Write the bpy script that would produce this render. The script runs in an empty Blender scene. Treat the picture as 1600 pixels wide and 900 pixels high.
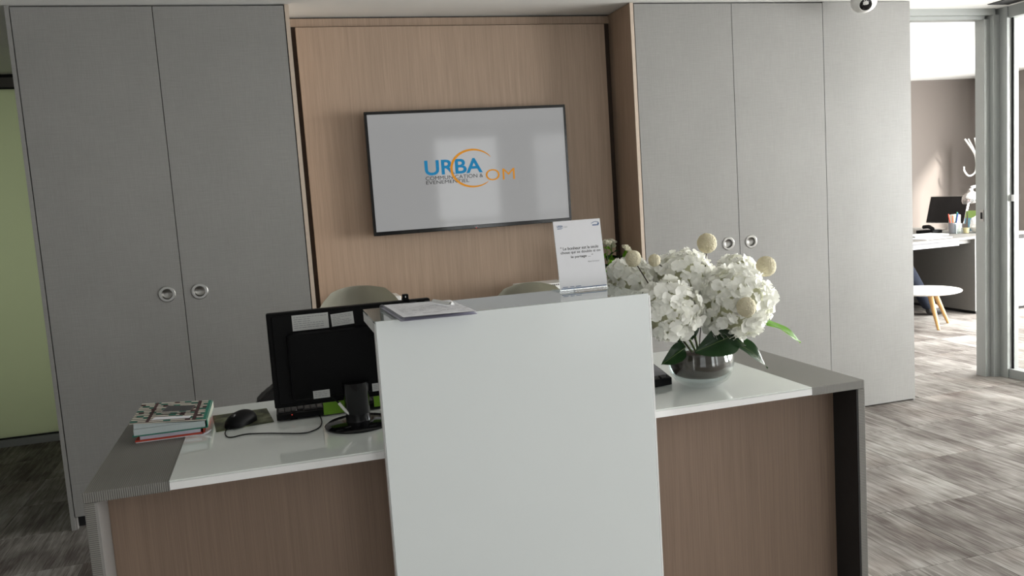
import bpy, bmesh, math, random
from mathutils import Vector, Matrix, Quaternion, noise
random.seed(7)
SC = bpy.context.scene
C = SC.collection

# ------------------------------------------------------------------ camera
def make_camera():
    cd = bpy.data.cameras.new('camera'); co = bpy.data.objects.new('camera', cd); C.objects.link(co)
    yaw, pitch, roll = (math.radians(a) for a in (-15.5297, -6.3934, -3.8461))
    fw = Vector((-math.sin(yaw) * math.cos(pitch), math.cos(yaw) * math.cos(pitch), math.sin(pitch)))
    rt = Vector((math.cos(yaw), math.sin(yaw), 0)); up = rt.cross(fw)
    c, s = math.cos(roll), math.sin(roll)
    r2, u2 = c * rt + s * up, -s * rt + c * up
    m = Matrix((r2, u2, -fw)).transposed().to_4x4(); m.translation = (0.4547, -1.9869, 1.3398)
    co.matrix_world = m
    cd.sensor_width = 36; cd.lens = 1317.3474 / 1600 * 36; cd.clip_start = 0.05
    SC.camera = co
make_camera()

# ------------------------------------------------------------------ world, sun, window light, exposure
H = 2.2417
w = bpy.data.worlds.new('World'); SC.world = w; w.use_nodes = True
bg = w.node_tree.nodes['Background']; bg.inputs['Color'].default_value = (0.93, 0.97, 1.0, 1); bg.inputs['Strength'].default_value = 1.0

def area(name, loc, rot, sx, sy, watt, col=(1, 1, 1)):
    ld = bpy.data.lights.new(name, 'AREA'); ld.shape = 'RECTANGLE'; ld.size = sx; ld.size_y = sy
    ld.energy = watt; ld.color = col
    o = bpy.data.objects.new(name, ld); C.objects.link(o); o.location = loc; o.rotation_euler = rot
    return o
PI = math.pi
# daylight at the window wall of the office (faces -X), at the windows behind the camera (face +Y; the leftmost is added fill), behind the frosted glass
area('daylight_office_window', (8.16, 0.95, 1.15), (0, PI / 2, 0), 2.0, 6.6, 1560, (1.0, 1.0, 0.99))
area('daylight_entrance_window', (2.9, -4.28, 1.15), (PI / 2, 0, 0), 0.95, 2.0, 25, (0.97, 0.99, 1.0))
area('daylight_rear_window', (4.2, -4.28, 1.15), (PI / 2, 0, 0), 0.95, 2.0, 14, (0.97, 0.99, 1.0))
area('added_fill_rear_left', (-0.1, -4.28, 1.15), (PI / 2, 0, 0), 1.7, 2.0, 9, (0.97, 0.99, 1.0))  # added fill from the rear left, brightens desk front and left side
area('corridor_daylight', (-1.0, 4.9, 1.2), (-PI / 2, 0, 0), 1.8, 1.8, 38, (0.96, 1.0, 0.86))
sd = bpy.data.lights.new('sun', 'SUN'); sd.energy = 17.0; sd.angle = math.radians(4); sd.color = (1, 0.96, 0.9)
so = bpy.data.objects.new('sun', sd); C.objects.link(so); so.location = (10, -4, 6)
_el = math.radians(22)
_d = Vector((-0.35 * math.cos(_el), 0.937 * math.cos(_el), -math.sin(_el)))
so.rotation_euler = _d.to_track_quat('-Z', 'Y').to_euler()

SC.view_settings.view_transform = 'Standard'
try: SC.view_settings.look = 'None'
except Exception: pass
SC.view_settings.gamma = 1.0; SC.view_settings.use_curve_mapping = False
SC.view_settings.exposure = 0.0
SC.cycles.use_denoising = True
SC.cycles.max_bounces = 9; SC.cycles.diffuse_bounces = 4; SC.cycles.transparent_max_bounces = 12
SC.cycles.sample_clamp_indirect = 6.0

# ------------------------------------------------------------------ materials
MATS = {}
def nodes(name):
    m = bpy.data.materials.new(name); m.use_nodes = True
    nt = m.node_tree; b = nt.nodes['Principled BSDF']
    MATS[name] = m
    return m, nt, b
def P(name, col, rough=0.5, metal=0.0, spec=0.5, noise_amt=0.0, noise_scale=60, coat=0.0, trans=0.0, ior=1.45, emit=None, es=0.0, bump=0.0):
    m, nt, b = nodes(name)
    b.inputs['Base Color'].default_value = (*col, 1); b.inputs['Roughness'].default_value = rough
    b.inputs['Metallic'].default_value = metal; b.inputs['Specular IOR Level'].default_value = spec
    b.inputs['Coat Weight'].default_value = coat; b.inputs['Transmission Weight'].default_value = trans; b.inputs['IOR'].default_value = ior
    if emit: b.inputs['Emission Color'].default_value = (*emit, 1); b.inputs['Emission Strength'].default_value = es
    if noise_amt or bump:
        tc = nt.nodes.new('ShaderNodeTexCoord'); n = nt.nodes.new('ShaderNodeTexNoise')
        n.inputs['Scale'].default_value = noise_scale; n.inputs['Detail'].default_value = 4
        nt.links.new(tc.outputs['Object'], n.inputs['Vector'])
        if noise_amt:
            mx = nt.nodes.new('ShaderNodeMix'); mx.data_type = 'RGBA'
            mx.inputs[6].default_value = (*[c * (1 - noise_amt) for c in col], 1); mx.inputs[7].default_value = (*[min(1, c * (1 + noise_amt)) for c in col], 1)
            nt.links.new(n.outputs['Fac'], mx.inputs[0]); nt.links.new(mx.outputs[2], b.inputs['Base Color'])
        if bump:
            bp = nt.nodes.new('ShaderNodeBump'); bp.inputs['Strength'].default_value = bump; bp.inputs['Distance'].default_value = 0.002
            nt.links.new(n.outputs['Fac'], bp.inputs['Height']); nt.links.new(bp.outputs['Normal'], b.inputs['Normal'])
    return m
def streaks(name, layers, base, amt, rough, bump=0.0, spec=0.4):
    """base colour times (1 +- amt) from summed stretched noises; layers = [(scale xyz, weight)]; world space so the grain runs on"""
    m, nt, b = nodes(name)
    geo = nt.nodes.new('ShaderNodeNewGeometry'); acc = None
    for sc, wt in layers:
        mp = nt.nodes.new('ShaderNodeMapping'); mp.inputs['Scale'].default_value = sc
        n = nt.nodes.new('ShaderNodeTexNoise'); n.inputs['Scale'].default_value = 1.0; n.inputs['Detail'].default_value = 3; n.inputs['Roughness'].default_value = 0.6
        nt.links.new(geo.outputs['Position'], mp.inputs['Vector']); nt.links.new(mp.outputs['Vector'], n.inputs['Vector'])
        mm = nt.nodes.new('ShaderNodeMath'); mm.operation = 'MULTIPLY_ADD'; mm.inputs[1].default_value = wt
        nt.links.new(n.outputs['Fac'], mm.inputs[0])
        if acc is None: mm.inputs[2].default_value = 0.0
        else: nt.links.new(acc, mm.inputs[2])
        acc = mm.outputs[0]
    r = nt.nodes.new('ShaderNodeMapRange'); r.inputs[1].default_value = 0.3; r.inputs[2].default_value = 0.7
    nt.links.new(acc, r.inputs[0])
    mx = nt.nodes.new('ShaderNodeMix'); mx.data_type = 'RGBA'
    mx.inputs[6].default_value = (*[c * (1 - amt) for c in base], 1); mx.inputs[7].default_value = (*[c * (1 + amt) for c in base], 1)
    nt.links.new(r.outputs[0], mx.inputs[0]); nt.links.new(mx.outputs[2], b.inputs['Base Color'])
    b.inputs['Roughness'].default_value = rough; b.inputs['Specular IOR Level'].default_value = spec
    if bump:
        bp = nt.nodes.new('ShaderNodeBump'); bp.inputs['Strength'].default_value = bump; bp.inputs['Distance'].default_value = 0.001
        nt.links.new(acc, bp.inputs['Height']); nt.links.new(bp.outputs['Normal'], b.inputs['Normal'])
    return m
def ribbed(name, axis, col, period=0.0042, amt=0.45):
    m, nt, b = nodes(name)
    geo = nt.nodes.new('ShaderNodeNewGeometry')
    wv = nt.nodes.new('ShaderNodeTexWave'); wv.wave_type = 'BANDS'; wv.bands_direction = axis
    wv.inputs['Scale'].default_value = 2 * PI / period / 20; wv.inputs['Distortion'].default_value = 1.2; wv.inputs['Detail'].default_value = 2; wv.inputs['Detail Scale'].default_value = 0.6
    nt.links.new(geo.outputs['Position'], wv.inputs['Vector'])
    mx = nt.nodes.new('ShaderNodeMix'); mx.data_type = 'RGBA'
    mx.inputs[6].default_value = (*[c * (1 - amt) for c in col], 1); mx.inputs[7].default_value = (*[c * (1 + amt) for c in col], 1)
    nt.links.new(wv.outputs['Fac'], mx.inputs[0]); nt.links.new(mx.outputs[2], b.inputs['Base Color'])
    bp = nt.nodes.new('ShaderNodeBump'); bp.inputs['Strength'].default_value = 0.4; bp.inputs['Distance'].default_value = 0.001
    nt.links.new(wv.outputs['Fac'], bp.inputs['Height']); nt.links.new(bp.outputs['Normal'], b.inputs['Normal'])
    b.inputs['Roughness'].default_value = 0.55
    return m
def clear_glass(name, tint=(0.985, 0.985, 0.98), refl=0.06):
    m = bpy.data.materials.new(name); m.use_nodes = True; nt = m.node_tree; nt.nodes.clear(); MATS[name] = m
    o = nt.nodes.new('ShaderNodeOutputMaterial'); t = nt.nodes.new('ShaderNodeBsdfTransparent'); g = nt.nodes.new('ShaderNodeBsdfGlossy')
    t.inputs['Color'].default_value = (*tint, 1); g.inputs['Roughness'].default_value = 0.02; g.inputs['Color'].default_value = (1, 1, 1, 1)
    mx = nt.nodes.new('ShaderNodeMixShader'); mx.inputs[0].default_value = refl
    nt.links.new(t.outputs[0], mx.inputs[1]); nt.links.new(g.outputs[0], mx.inputs[2]); nt.links.new(mx.outputs[0], o.inputs[0])
    return m
def translucent(name, col, tcol, fac, noise_amt=0.06, rough=0.6, scale=90):
    m = bpy.data.materials.new(name); m.use_nodes = True; nt = m.node_tree; b = nt.nodes['Principled BSDF']; MATS[name] = m
    o = nt.nodes['Material Output']; t = nt.nodes.new('ShaderNodeBsdfTranslucent'); t.inputs['Color'].default_value = (*tcol, 1)
    b.inputs['Roughness'].default_value = rough; b.inputs['Specular IOR Level'].default_value = 0.25
    tc = nt.nodes.new('ShaderNodeTexCoord'); n = nt.nodes.new('ShaderNodeTexNoise'); n.inputs['Scale'].default_value = scale
    nt.links.new(tc.outputs['Object'], n.inputs['Vector'])
    mxc = nt.nodes.new('ShaderNodeMix'); mxc.data_type = 'RGBA'
    mxc.inputs[6].default_value = (*[c * (1 - noise_amt) for c in col], 1); mxc.inputs[7].default_value = (*[min(1, c * (1 + noise_amt)) for c in col], 1)
    nt.links.new(n.outputs['Fac'], mxc.inputs[0]); nt.links.new(mxc.outputs[2], b.inputs['Base Color'])
    mx = nt.nodes.new('ShaderNodeMixShader'); mx.inputs[0].default_value = fac
    nt.links.new(b.outputs[0], mx.inputs[1]); nt.links.new(t.outputs[0], mx.inputs[2]); nt.links.new(mx.outputs[0], o.inputs[0])
    return m
def carpet():
    m, nt, b = nodes('carpet'); L = nt.links.new; N = nt.nodes.new
    geo = N('ShaderNodeNewGeometry'); oi = N('ShaderNodeObjectInfo')
    off = N('ShaderNodeVectorMath'); off.operation = 'MULTIPLY_ADD'
    comb = N('ShaderNodeCombineXYZ'); L(oi.outputs['Random'], comb.inputs[0]); L(oi.outputs['Random'], comb.inputs[1])
    off.inputs[1].default_value = (37, 53, 0); L(comb.outputs[0], off.inputs[0]); L(geo.outputs['Position'], off.inputs[2])
    def nz(sc, det=3, rough=0.6):
        mp = N('ShaderNodeMapping'); mp.inputs['Scale'].default_value = sc
        n = N('ShaderNodeTexNoise'); n.inputs['Scale'].default_value = 1; n.inputs['Detail'].default_value = det; n.inputs['Roughness'].default_value = rough
        L(off.outputs[0], mp.inputs['Vector']); L(mp.outputs['Vector'], n.inputs['Vector']); return n.outputs['Fac']
    fine, mid, blot, hue = nz((420, 9, 1), 2), nz((60, 3.0, 1), 3), nz((5, 2.6, 1), 3), nz((2.2, 2.2, 1), 2)
    def mad(a, k, c=None, cv=0.0):
        q = N('ShaderNodeMath'); q.operation = 'MULTIPLY_ADD'; L(a, q.inputs[0]); q.inputs[1].default_value = k
        if c is not None: L(c, q.inputs[2])
        else: q.inputs[2].default_value = cv
        return q.outputs[0]
    s = mad(fine, 0.60); s = mad(mid, 0.55, s); s = mad(blot, 0.75, s); s = mad(oi.outputs['Random'], 0.12, s)
    r = N('ShaderNodeMapRange'); r.inputs[1].default_value = 0.72; r.inputs[2].default_value = 1.28; L(s, r.inputs[0])
    cr = N('ShaderNodeValToRGB'); e = cr.color_ramp.elements
    e[0].position = 0.0; e[0].color = (0.064, 0.053, 0.047, 1); e[1].position = 1.0; e[1].color = (0.385, 0.373, 0.35, 1)
    for p_, c_ in ((0.35, (0.134, 0.119, 0.110, 1)), (0.65, (0.24, 0.225, 0.209, 1))):
        q = e.new(p_); q.color = c_
    L(r.outputs[0], cr.inputs[0])
    hr = N('ShaderNodeMapRange'); hr.inputs[1].default_value = 0.55; hr.inputs[2].default_value = 0.75; hr.inputs[4].default_value = 0.35; L(hue, hr.inputs[0])
    mx = N('ShaderNodeMix'); mx.data_type = 'RGBA'; mx.blend_type = 'MULTIPLY'; mx.inputs[7].default_value = (0.86, 0.70, 0.64, 1)
    L(hr.outputs[0], mx.inputs[0]); L(cr.outputs[0], mx.inputs[6]); L(mx.outputs[2], b.inputs['Base Color'])
    b.inputs['Roughness'].default_value = 0.95; b.inputs['Specular IOR Level'].default_value = 0.05
    bp = N('ShaderNodeBump'); bp.inputs['Strength'].default_value = 0.35; bp.inputs['Distance'].default_value = 0.002; L(fine, bp.inputs['Height']); L(bp.outputs['Normal'], b.inputs['Normal'])
    return m
carpet()
streaks('linen', [((14, 14, 700), 0.42), ((700, 700, 14), 0.38), ((3, 3, 3), 0.2)], (0.258, 0.254, 0.246), 0.2, 0.42, 0.15, spec=0.45)
streaks('oak', [((330, 330, 5), 0.5), ((70, 70, 1.6), 0.35), ((6, 6, 0.7), 0.15)], (0.365, 0.268, 0.20), 0.22, 0.5, 0.1)
streaks('desk_oak', [((330, 330, 5), 0.5), ((70, 70, 1.6), 0.35), ((6, 6, 0.7), 0.15)], (0.262, 0.184, 0.136), 0.2, 0.5, 0.1)
P('oak_edge', (0.52, 0.43, 0.35), 0.5, noise_amt=0.08)
P('gap_brown', (0.05, 0.032, 0.022), 0.7, noise_amt=0.3, noise_scale=25)
ribbed('rib_x', 'X', (0.19, 0.183, 0.168), 0.0046, 0.28); ribbed('rib_z', 'Z', (0.19, 0.183, 0.168), 0.0046, 0.34)
P('grey_inner', (0.27, 0.26, 0.25), 0.5, noise_amt=0.05)
P('painted_glass', (0.80, 0.84, 0.81), 0.03, spec=0.6, coat=0.5, noise_amt=0.01, noise_scale=3)
P('counter_glass', (0.82, 0.86, 0.865), 0.14, spec=0.22, coat=0.0, noise_amt=0.01, noise_scale=3)
P('counter_top_glass', (0.36, 0.40, 0.385), 0.04, spec=0.6, coat=0.6, noise_amt=0.01, noise_scale=3)
P('white_edge', (0.92, 0.92, 0.92), 0.4, noise_amt=0.02)
P('glass_edge', (0.35, 0.47, 0.44), 0.1, noise_amt=0.03)
P('ceiling_paint', (0.76, 0.76, 0.74), 0.9, noise_amt=0.02, noise_scale=4)
P('wall_paint', (0.72, 0.71, 0.69), 0.85, noise_amt=0.02, noise_scale=4)
P('rear_paint', (0.27, 0.265, 0.255), 0.85, noise_amt=0.03, noise_scale=4)
P('taupe_paint', (0.135, 0.116, 0.104), 0.85, noise_amt=0.03, noise_scale=3)
P('black_gap', (0.008, 0.008, 0.009), 0.8, noise_amt=0.2)
P('aluminium', (0.31, 0.325, 0.315), 0.42, metal=0.15, noise_amt=0.04, noise_scale=8)
P('dark_rail', (0.10, 0.092, 0.085), 0.45, noise_amt=0.06)
P('steel', (0.38, 0.375, 0.36), 0.32, metal=1.0, noise_amt=0.05, noise_scale=200)
P('chrome', (0.8, 0.8, 0.8), 0.1, metal=1.0, noise_amt=0.02)
P('gloss_black', (0.006, 0.006, 0.007), 0.12, noise_amt=0.1)
P('matt_black', (0.004, 0.004, 0.0045), 0.5, spec=0.12, noise_amt=0.15)
P('soft_black', (0.02, 0.019, 0.02), 0.6, noise_amt=0.2)
P('key_grey', (0.035, 0.032, 0.032), 0.5, noise_amt=0.1)
P('screen_on', (0.05, 0.05, 0.05), 0.06, spec=0.5, emit=(0.30, 0.30, 0.30), es=0.82, noise_amt=0.01)
P('logo_blue', (0.008, 0.09, 0.18), 0.5, spec=0.2, emit=(0.006, 0.15, 0.31), es=0.70, noise_amt=0.01)
P('logo_orange', (0.25, 0.10, 0.012), 0.5, spec=0.2, emit=(0.47, 0.19, 0.012), es=0.75, noise_amt=0.01)
P('ink', (0.008, 0.008, 0.010), 0.6, noise_amt=0.05)
P('ink_grey', (0.25, 0.25, 0.27), 0.7, noise_amt=0.05)
P('ink_blue', (0.03, 0.10, 0.26), 0.6, noise_amt=0.05)
P('red_led', (0.3, 0.01, 0.01), 0.4, emit=(1, 0.08, 0.05), es=0.6, noise_amt=0.01)
P('paper', (0.80, 0.80, 0.84), 0.8, noise_amt=0.015)
P('paper_lilac', (0.74, 0.73, 0.85), 0.8, noise_amt=0.03)
P('paper_grey', (0.52, 0.53, 0.52), 0.8, noise_amt=0.05)
P('page_block', (0.55, 0.62, 0.63), 0.8, noise_amt=0.05, noise_scale=300)
P('red_card', (0.55, 0.06, 0.03), 0.5, noise_amt=0.1)
P('green_note', (0.16, 0.36, 0.012), 0.6, noise_amt=0.03)
P('maroon', (0.05, 0.015, 0.017), 0.6, noise_amt=0.1)
P('emerald', (0.015, 0.19, 0.13), 0.6, noise_amt=0.1)
P('cream', (0.66, 0.64, 0.55), 0.7, noise_amt=0.05)
P('khaki_shell', (0.44, 0.43, 0.36), 0.35, noise_amt=0.03, noise_scale=6)
P('white_plastic', (0.82, 0.82, 0.80), 0.3, noise_amt=0.02)
P('light_wood', (0.56, 0.33, 0.13), 0.5, noise_amt=0.15, noise_scale=30)
P('office_grey', (0.17, 0.165, 0.155), 0.5, noise_amt=0.05)
P('denim', (0.006, 0.010, 0.022), 0.9, noise_amt=0.3, noise_scale=120)
P('skin_tone', (0.45, 0.27, 0.20), 0.5, noise_amt=0.05)
P('shirt_cloth', (0.16, 0.16, 0.18), 0.9, noise_amt=0.1)
P('hair_dark', (0.03, 0.02, 0.015), 0.6, noise_amt=0.3)
P('orange_plastic', (0.75, 0.16, 0.05), 0.4, noise_amt=0.05)
P('green_plastic', (0.03, 0.25, 0.16), 0.4, noise_amt=0.05)
P('blue_plastic', (0.03, 0.06, 0.30), 0.4, noise_amt=0.05)
P('lime_card', (0.30, 0.45, 0.12), 0.6, noise_amt=0.05)
P('sky_card', (0.16, 0.36, 0.5), 0.6, noise_amt=0.1)
P('straw', (0.45, 0.40, 0.22), 0.6, noise_amt=0.1)
P('soil', (0.075, 0.05, 0.038), 0.6, noise_amt=0.5, noise_scale=60, bump=0.4)
P('stem_green', (0.10, 0.15, 0.04), 0.6, noise_amt=0.2)
P('twig', (0.03, 0.018, 0.012), 0.8, noise_amt=0.2)
translucent('petal', (0.95, 0.95, 0.91), (0.92, 0.92, 0.82), 0.28, 0.03)
translucent('petal_core', (0.62, 0.62, 0.44), (0.6, 0.6, 0.4), 0.2, 0.2)
translucent('ranunculus_petal', (0.72, 0.70, 0.60), (0.6, 0.58, 0.42), 0.2, 0.08)
translucent('pompom_fuzz', (0.80, 0.75, 0.58), (0.7, 0.62, 0.4), 0.25, 0.12, 0.9, 30)
translucent('leaf_dark', (0.008, 0.026, 0.009), (0.03, 0.12, 0.01), 0.15, 0.35, 0.35, 40)
translucent('leaf_bright', (0.10, 0.28, 0.015), (0.25, 0.55, 0.02), 0.45, 0.3, 0.4, 40)
translucent('frosted_glass', (0.40, 0.42, 0.33), (0.58, 0.61, 0.49), 0.5, 0.02, 0.25, 2)
def fresnel_glass(name, tint, ior=1.5):
    m = clear_glass(name, tint); nt = m.node_tree; lw = nt.nodes.new('ShaderNodeLayerWeight'); lw.inputs['Blend'].default_value = 0.5; pw = nt.nodes.new('ShaderNodeMath'); pw.operation = 'POWER'; pw.inputs[1].default_value = 2.2; nt.links.new(lw.outputs['Facing'], pw.inputs[0]); f = nt.nodes.new('ShaderNodeMath'); f.operation = 'MULTIPLY_ADD'; f.inputs[1].default_value = 0.55; f.inputs[2].default_value = 0.05; nt.links.new(pw.outputs[0], f.inputs[0])
    mx = [n for n in nt.nodes if n.type == 'MIX_SHADER'][0]; nt.links.new(f.outputs[0], mx.inputs[0]); return m
fresnel_glass('vase_glass', (0.88, 0.91, 0.91), 1.5)
clear_glass('pane_glass'); clear_glass('acrylic', (0.93, 0.95, 0.95), 0.10); clear_glass('tumbler', (0.85, 0.88, 0.88), 0.15)
def mousepad_mat():
    m, nt, b = nodes('mousepad'); tc = nt.nodes.new('ShaderNodeTexCoord'); n = nt.nodes.new('ShaderNodeTexNoise'); n.inputs['Scale'].default_value = 22; n.inputs['Detail'].default_value = 5
    nt.links.new(tc.outputs['Object'], n.inputs['Vector']); cr = nt.nodes.new('ShaderNodeValToRGB'); e = cr.color_ramp.elements
    e[0].position = 0.36; e[0].color = (0.018, 0.02, 0.013, 1); e[1].position = 0.72; e[1].color = (0.20, 0.22, 0.14, 1); q = e.new(0.52); q.color = (0.075, 0.085, 0.035, 1)
    nt.links.new(n.outputs['Fac'], cr.inputs[0]); nt.links.new(cr.outputs[0], b.inputs['Base Color']); b.inputs['Roughness'].default_value = 0.6
mousepad_mat()

# ------------------------------------------------------------------ mesh helpers (world coordinates; part() shifts them under their parent)
def nb(): return bmesh.new()
def add_box(bm, x0, x1, y0, y1, z0, z1, bev=0.0, rot=0.0, piv=None, seg=2):
    r = bmesh.ops.create_cube(bm, size=1.0); vs = r['verts']
    for v in vs: v.co = Vector(((x0 + x1) / 2 + v.co.x * (x1 - x0), (y0 + y1) / 2 + v.co.y * (y1 - y0), (z0 + z1) / 2 + v.co.z * (z1 - z0)))
    if bev:
        es = {e for v in vs for e in v.link_edges}
        r2 = bmesh.ops.bevel(bm, geom=list(es), offset=bev, segments=seg, affect='EDGES', profile=0.5)
        vs = list({v for f in r2['faces'] for v in f.verts} | {v for v in vs if v.is_valid})
    if rot:
        pv = Vector(piv if piv else ((x0 + x1) / 2, (y0 + y1) / 2, 0))
        bmesh.ops.rotate(bm, verts=vs, cent=pv, matrix=Matrix.Rotation(rot, 3, 'Z'))
    return vs
def box(*a, **k): bm = nb(); add_box(bm, *a, **k); return bm
def add_lathe(bm, prof, origin=(0, 0, 0), axis=(0, 0, 1), seg=32, caps=(False, False)):
    q = Vector((0, 0, 1)).rotation_difference(Vector(axis).normalized()); o = Vector(origin); rings = []
    for r, h in prof:
        if r < 1e-6: rings.append([bm.verts.new(o + q @ Vector((0, 0, h)))])
        else: rings.append([bm.verts.new(o + q @ Vector((r * math.cos(2 * PI * i / seg), r * math.sin(2 * PI * i / seg), h))) for i in range(seg)])
    for a, b in zip(rings, rings[1:]):
        for i in range(seg):
            j = (i + 1) % seg
            if len(a) == 1 and len(b) == 1: continue
            if len(a) == 1: bm.faces.new((a[0], b[i], b[j]))
            elif len(b) == 1: bm.faces.new((a[i], a[j], b[0]))
            else: bm.faces.new((a[i], a[j], b[j], b[i]))
    if caps[0] and len(rings[0]) > 2: bm.faces.new(rings[0][::-1])
    if caps[1] and len(rings[-1]) > 2: bm.faces.new(rings[-1])
def lathe(*a, **k): bm = nb(); add_lathe(bm, *a, **k); return bm
def add_rod(bm, p0, p1, r0, r1=None, seg=12):
    p0, p1 = Vector(p0), Vector(p1); add_lathe(bm, [(r0, 0), (r1 if r1 is not None else r0, (p1 - p0).length)], p0, p1 - p0, seg, (True, True))
def rod(*a, **k): bm = nb(); add_rod(bm, *a, **k); return bm
def smooth_path(pts, n=6):
    pts = [Vector(p) for p in pts]; out = []
    for i in range(len(pts) - 1):
        p0, p1, p2, p3 = pts[max(i - 1, 0)], pts[i], pts[i + 1], pts[min(i + 2, len(pts) - 1)]
        for k in range(n):
            t = k / n
            out.append(0.5 * ((2 * p1) + (-p0 + p2) * t + (2 * p0 - 5 * p1 + 4 * p2 - p3) * t * t + (-p0 + 3 * p1 - 3 * p2 + p3) * t ** 3))
    out.append(pts[-1]); return out
def add_tube(bm, pts, r, seg=8, r1=None, smooth=6):
    P_ = smooth_path(pts, smooth) if smooth else [Vector(p) for p in pts]
    rings = []; up = Vector((0, 0, 1))
    for i, p in enumerate(P_):
        t = (P_[min(i + 1, len(P_) - 1)] - P_[max(i - 1, 0)]).normalized()
        a = t.cross(up)
        if a.length < 1e-3: a = t.cross(Vector((1, 0, 0)))
        a.normalize(); b = t.cross(a)
        rr = r if r1 is None else r + (r1 - r) * i / (len(P_) - 1)
        rings.append([bm.verts.new(p + rr * (a * math.cos(2 * PI * k / seg) + b * math.sin(2 * PI * k / seg))) for k in range(seg)])
    for a, b in zip(rings, rings[1:]):
        for i in range(seg): j = (i + 1) % seg; bm.faces.new((a[i], a[j], b[j], b[i]))
    bm.faces.new(rings[0][::-1]); bm.faces.new(rings[-1])
def tube(*a, **k): bm = nb(); add_tube(bm, *a, **k); return bm
def add_prism(bm, poly, fn, t):
    """poly: 2D outline; fn(u, v, d) -> 3D; extruded from d=0 to d=t"""
    a = [bm.verts.new(fn(u, v, 0)) for u, v in poly]; b = [bm.verts.new(fn(u, v, t)) for u, v in poly]
    bm.faces.new(a); bm.faces.new(b[::-1])
    for i in range(len(a)): j = (i + 1) % len(a); bm.faces.new((a[j], a[i], b[i], b[j]))
def add_quad(bm, a, b, c, d): bm.faces.new([bm.verts.new(p) for p in (a, b, c, d)])
def add_grid(bm, fn, nu, nv):
    g = [[bm.verts.new(fn(i / nu, j / nv)) for j in range(nv + 1)] for i in range(nu + 1)]
    for i in range(nu):
        for j in range(nv): bm.faces.new((g[i][j], g[i + 1][j], g[i + 1][j + 1], g[i][j + 1]))
def to_mesh(name, bm, smooth=False, ang=35):
    bmesh.ops.recalc_face_normals(bm, faces=bm.faces[:])
    me = bpy.data.meshes.new(name); bm.to_mesh(me); bm.free()
    if smooth:
        for p in me.polygons: p.use_smooth = True
        try: me.set_sharp_from_angle(angle=math.radians(ang))
        except Exception: pass
    return me
def world_loc(o):
    v = Vector((0, 0, 0))
    while o: v += o.location; o = o.parent
    return v
def tag(o, label=None, cat=None, group=None, kind=None):
    for k, v in (('label', label), ('category', cat), ('group', group), ('kind', kind)):
        if v: o[k] = v
    return o
def part(name, bm, mat, parent=None, smooth=False, label=None, ang=35):
    me = bm if isinstance(bm, bpy.types.Mesh) else to_mesh(name, bm, smooth, ang)
    if parent is None:
        o = bpy.data.objects.new(name, me)
        lo = Vector([min(v.co[i] for v in me.vertices) for i in range(3)]); hi = Vector([max(v.co[i] for v in me.vertices) for i in range(3)])
        org = Vector(((lo.x + hi.x) / 2, (lo.y + hi.y) / 2, lo.z)); me.transform(Matrix.Translation(-org)); o.location = org
    else:
        me.transform(Matrix.Translation(-world_loc(parent))); o = bpy.data.objects.new(name, me); o.parent = parent
    me.materials.clear(); me.materials.append(MATS[mat]); C.objects.link(o)
    if label: o['label'] = label
    return o
def thing(name, loc, label, cat, group=None):
    o = bpy.data.objects.new(name, None); C.objects.link(o); o.location = loc; o.empty_display_size = 0.1
    return tag(o, label, cat, group)
def struct(name, bm, mat, parent=None, label=None, smooth=False):
    o = part(name, bm, mat, parent, smooth, label)
    if parent is None: o['kind'] = 'structure'
    return o
def sgroup(name, loc, label=None):
    o = bpy.data.objects.new(name, None); C.objects.link(o); o.location = loc; o['kind'] = 'structure'
    if label: o['label'] = label
    return o
def share(name, src_mesh, parent, loc, rot=None, scale=None):
    o = bpy.data.objects.new(name, src_mesh); o.parent = parent; o.location = Vector(loc) - world_loc(parent)
    if rot is not None: o.rotation_mode = 'QUATERNION'; o.rotation_quaternion = rot
    if scale is not None: o.scale = (scale,) * 3 if not hasattr(scale, '__len__') else scale
    C.objects.link(o); return o
def text_mesh(s, bold=0.0, spacing=1.0):
    cu = bpy.data.curves.new('txt', 'FONT'); cu.body = s; cu.offset = bold; cu.resolution_u = 4; cu.space_character = spacing
    o = bpy.data.objects.new('txt', cu); C.objects.link(o)
    me = bpy.data.meshes.new_from_object(o.evaluated_get(bpy.context.evaluated_depsgraph_get()))
    C.objects.unlink(o); bpy.data.objects.remove(o); bpy.data.curves.remove(cu); return me
def fit_text(name, s, x0, x1, z0, z1, fn, mat, parent, bold=0.0, spacing=1.0, keep=False):
    """letter mesh scaled into the rectangle (x0..x1, z0..z1) and mapped to 3D by fn(u, v)"""
    me = text_mesh(s, bold, spacing)
    xs = [v.co.x for v in me.vertices]; ys = [v.co.y for v in me.vertices]
    sx = (x1 - x0) / (max(xs) - min(xs)); sy = (z1 - z0) / (max(ys) - min(ys))
    for v in me.vertices: v.co = fn(x0 + (v.co.x - min(xs)) * sx, z0 + (v.co.y - min(ys)) * sy)
    return part(name, me, mat, parent)
def front(y): return lambda u, v: Vector((u, y, v))

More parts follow.
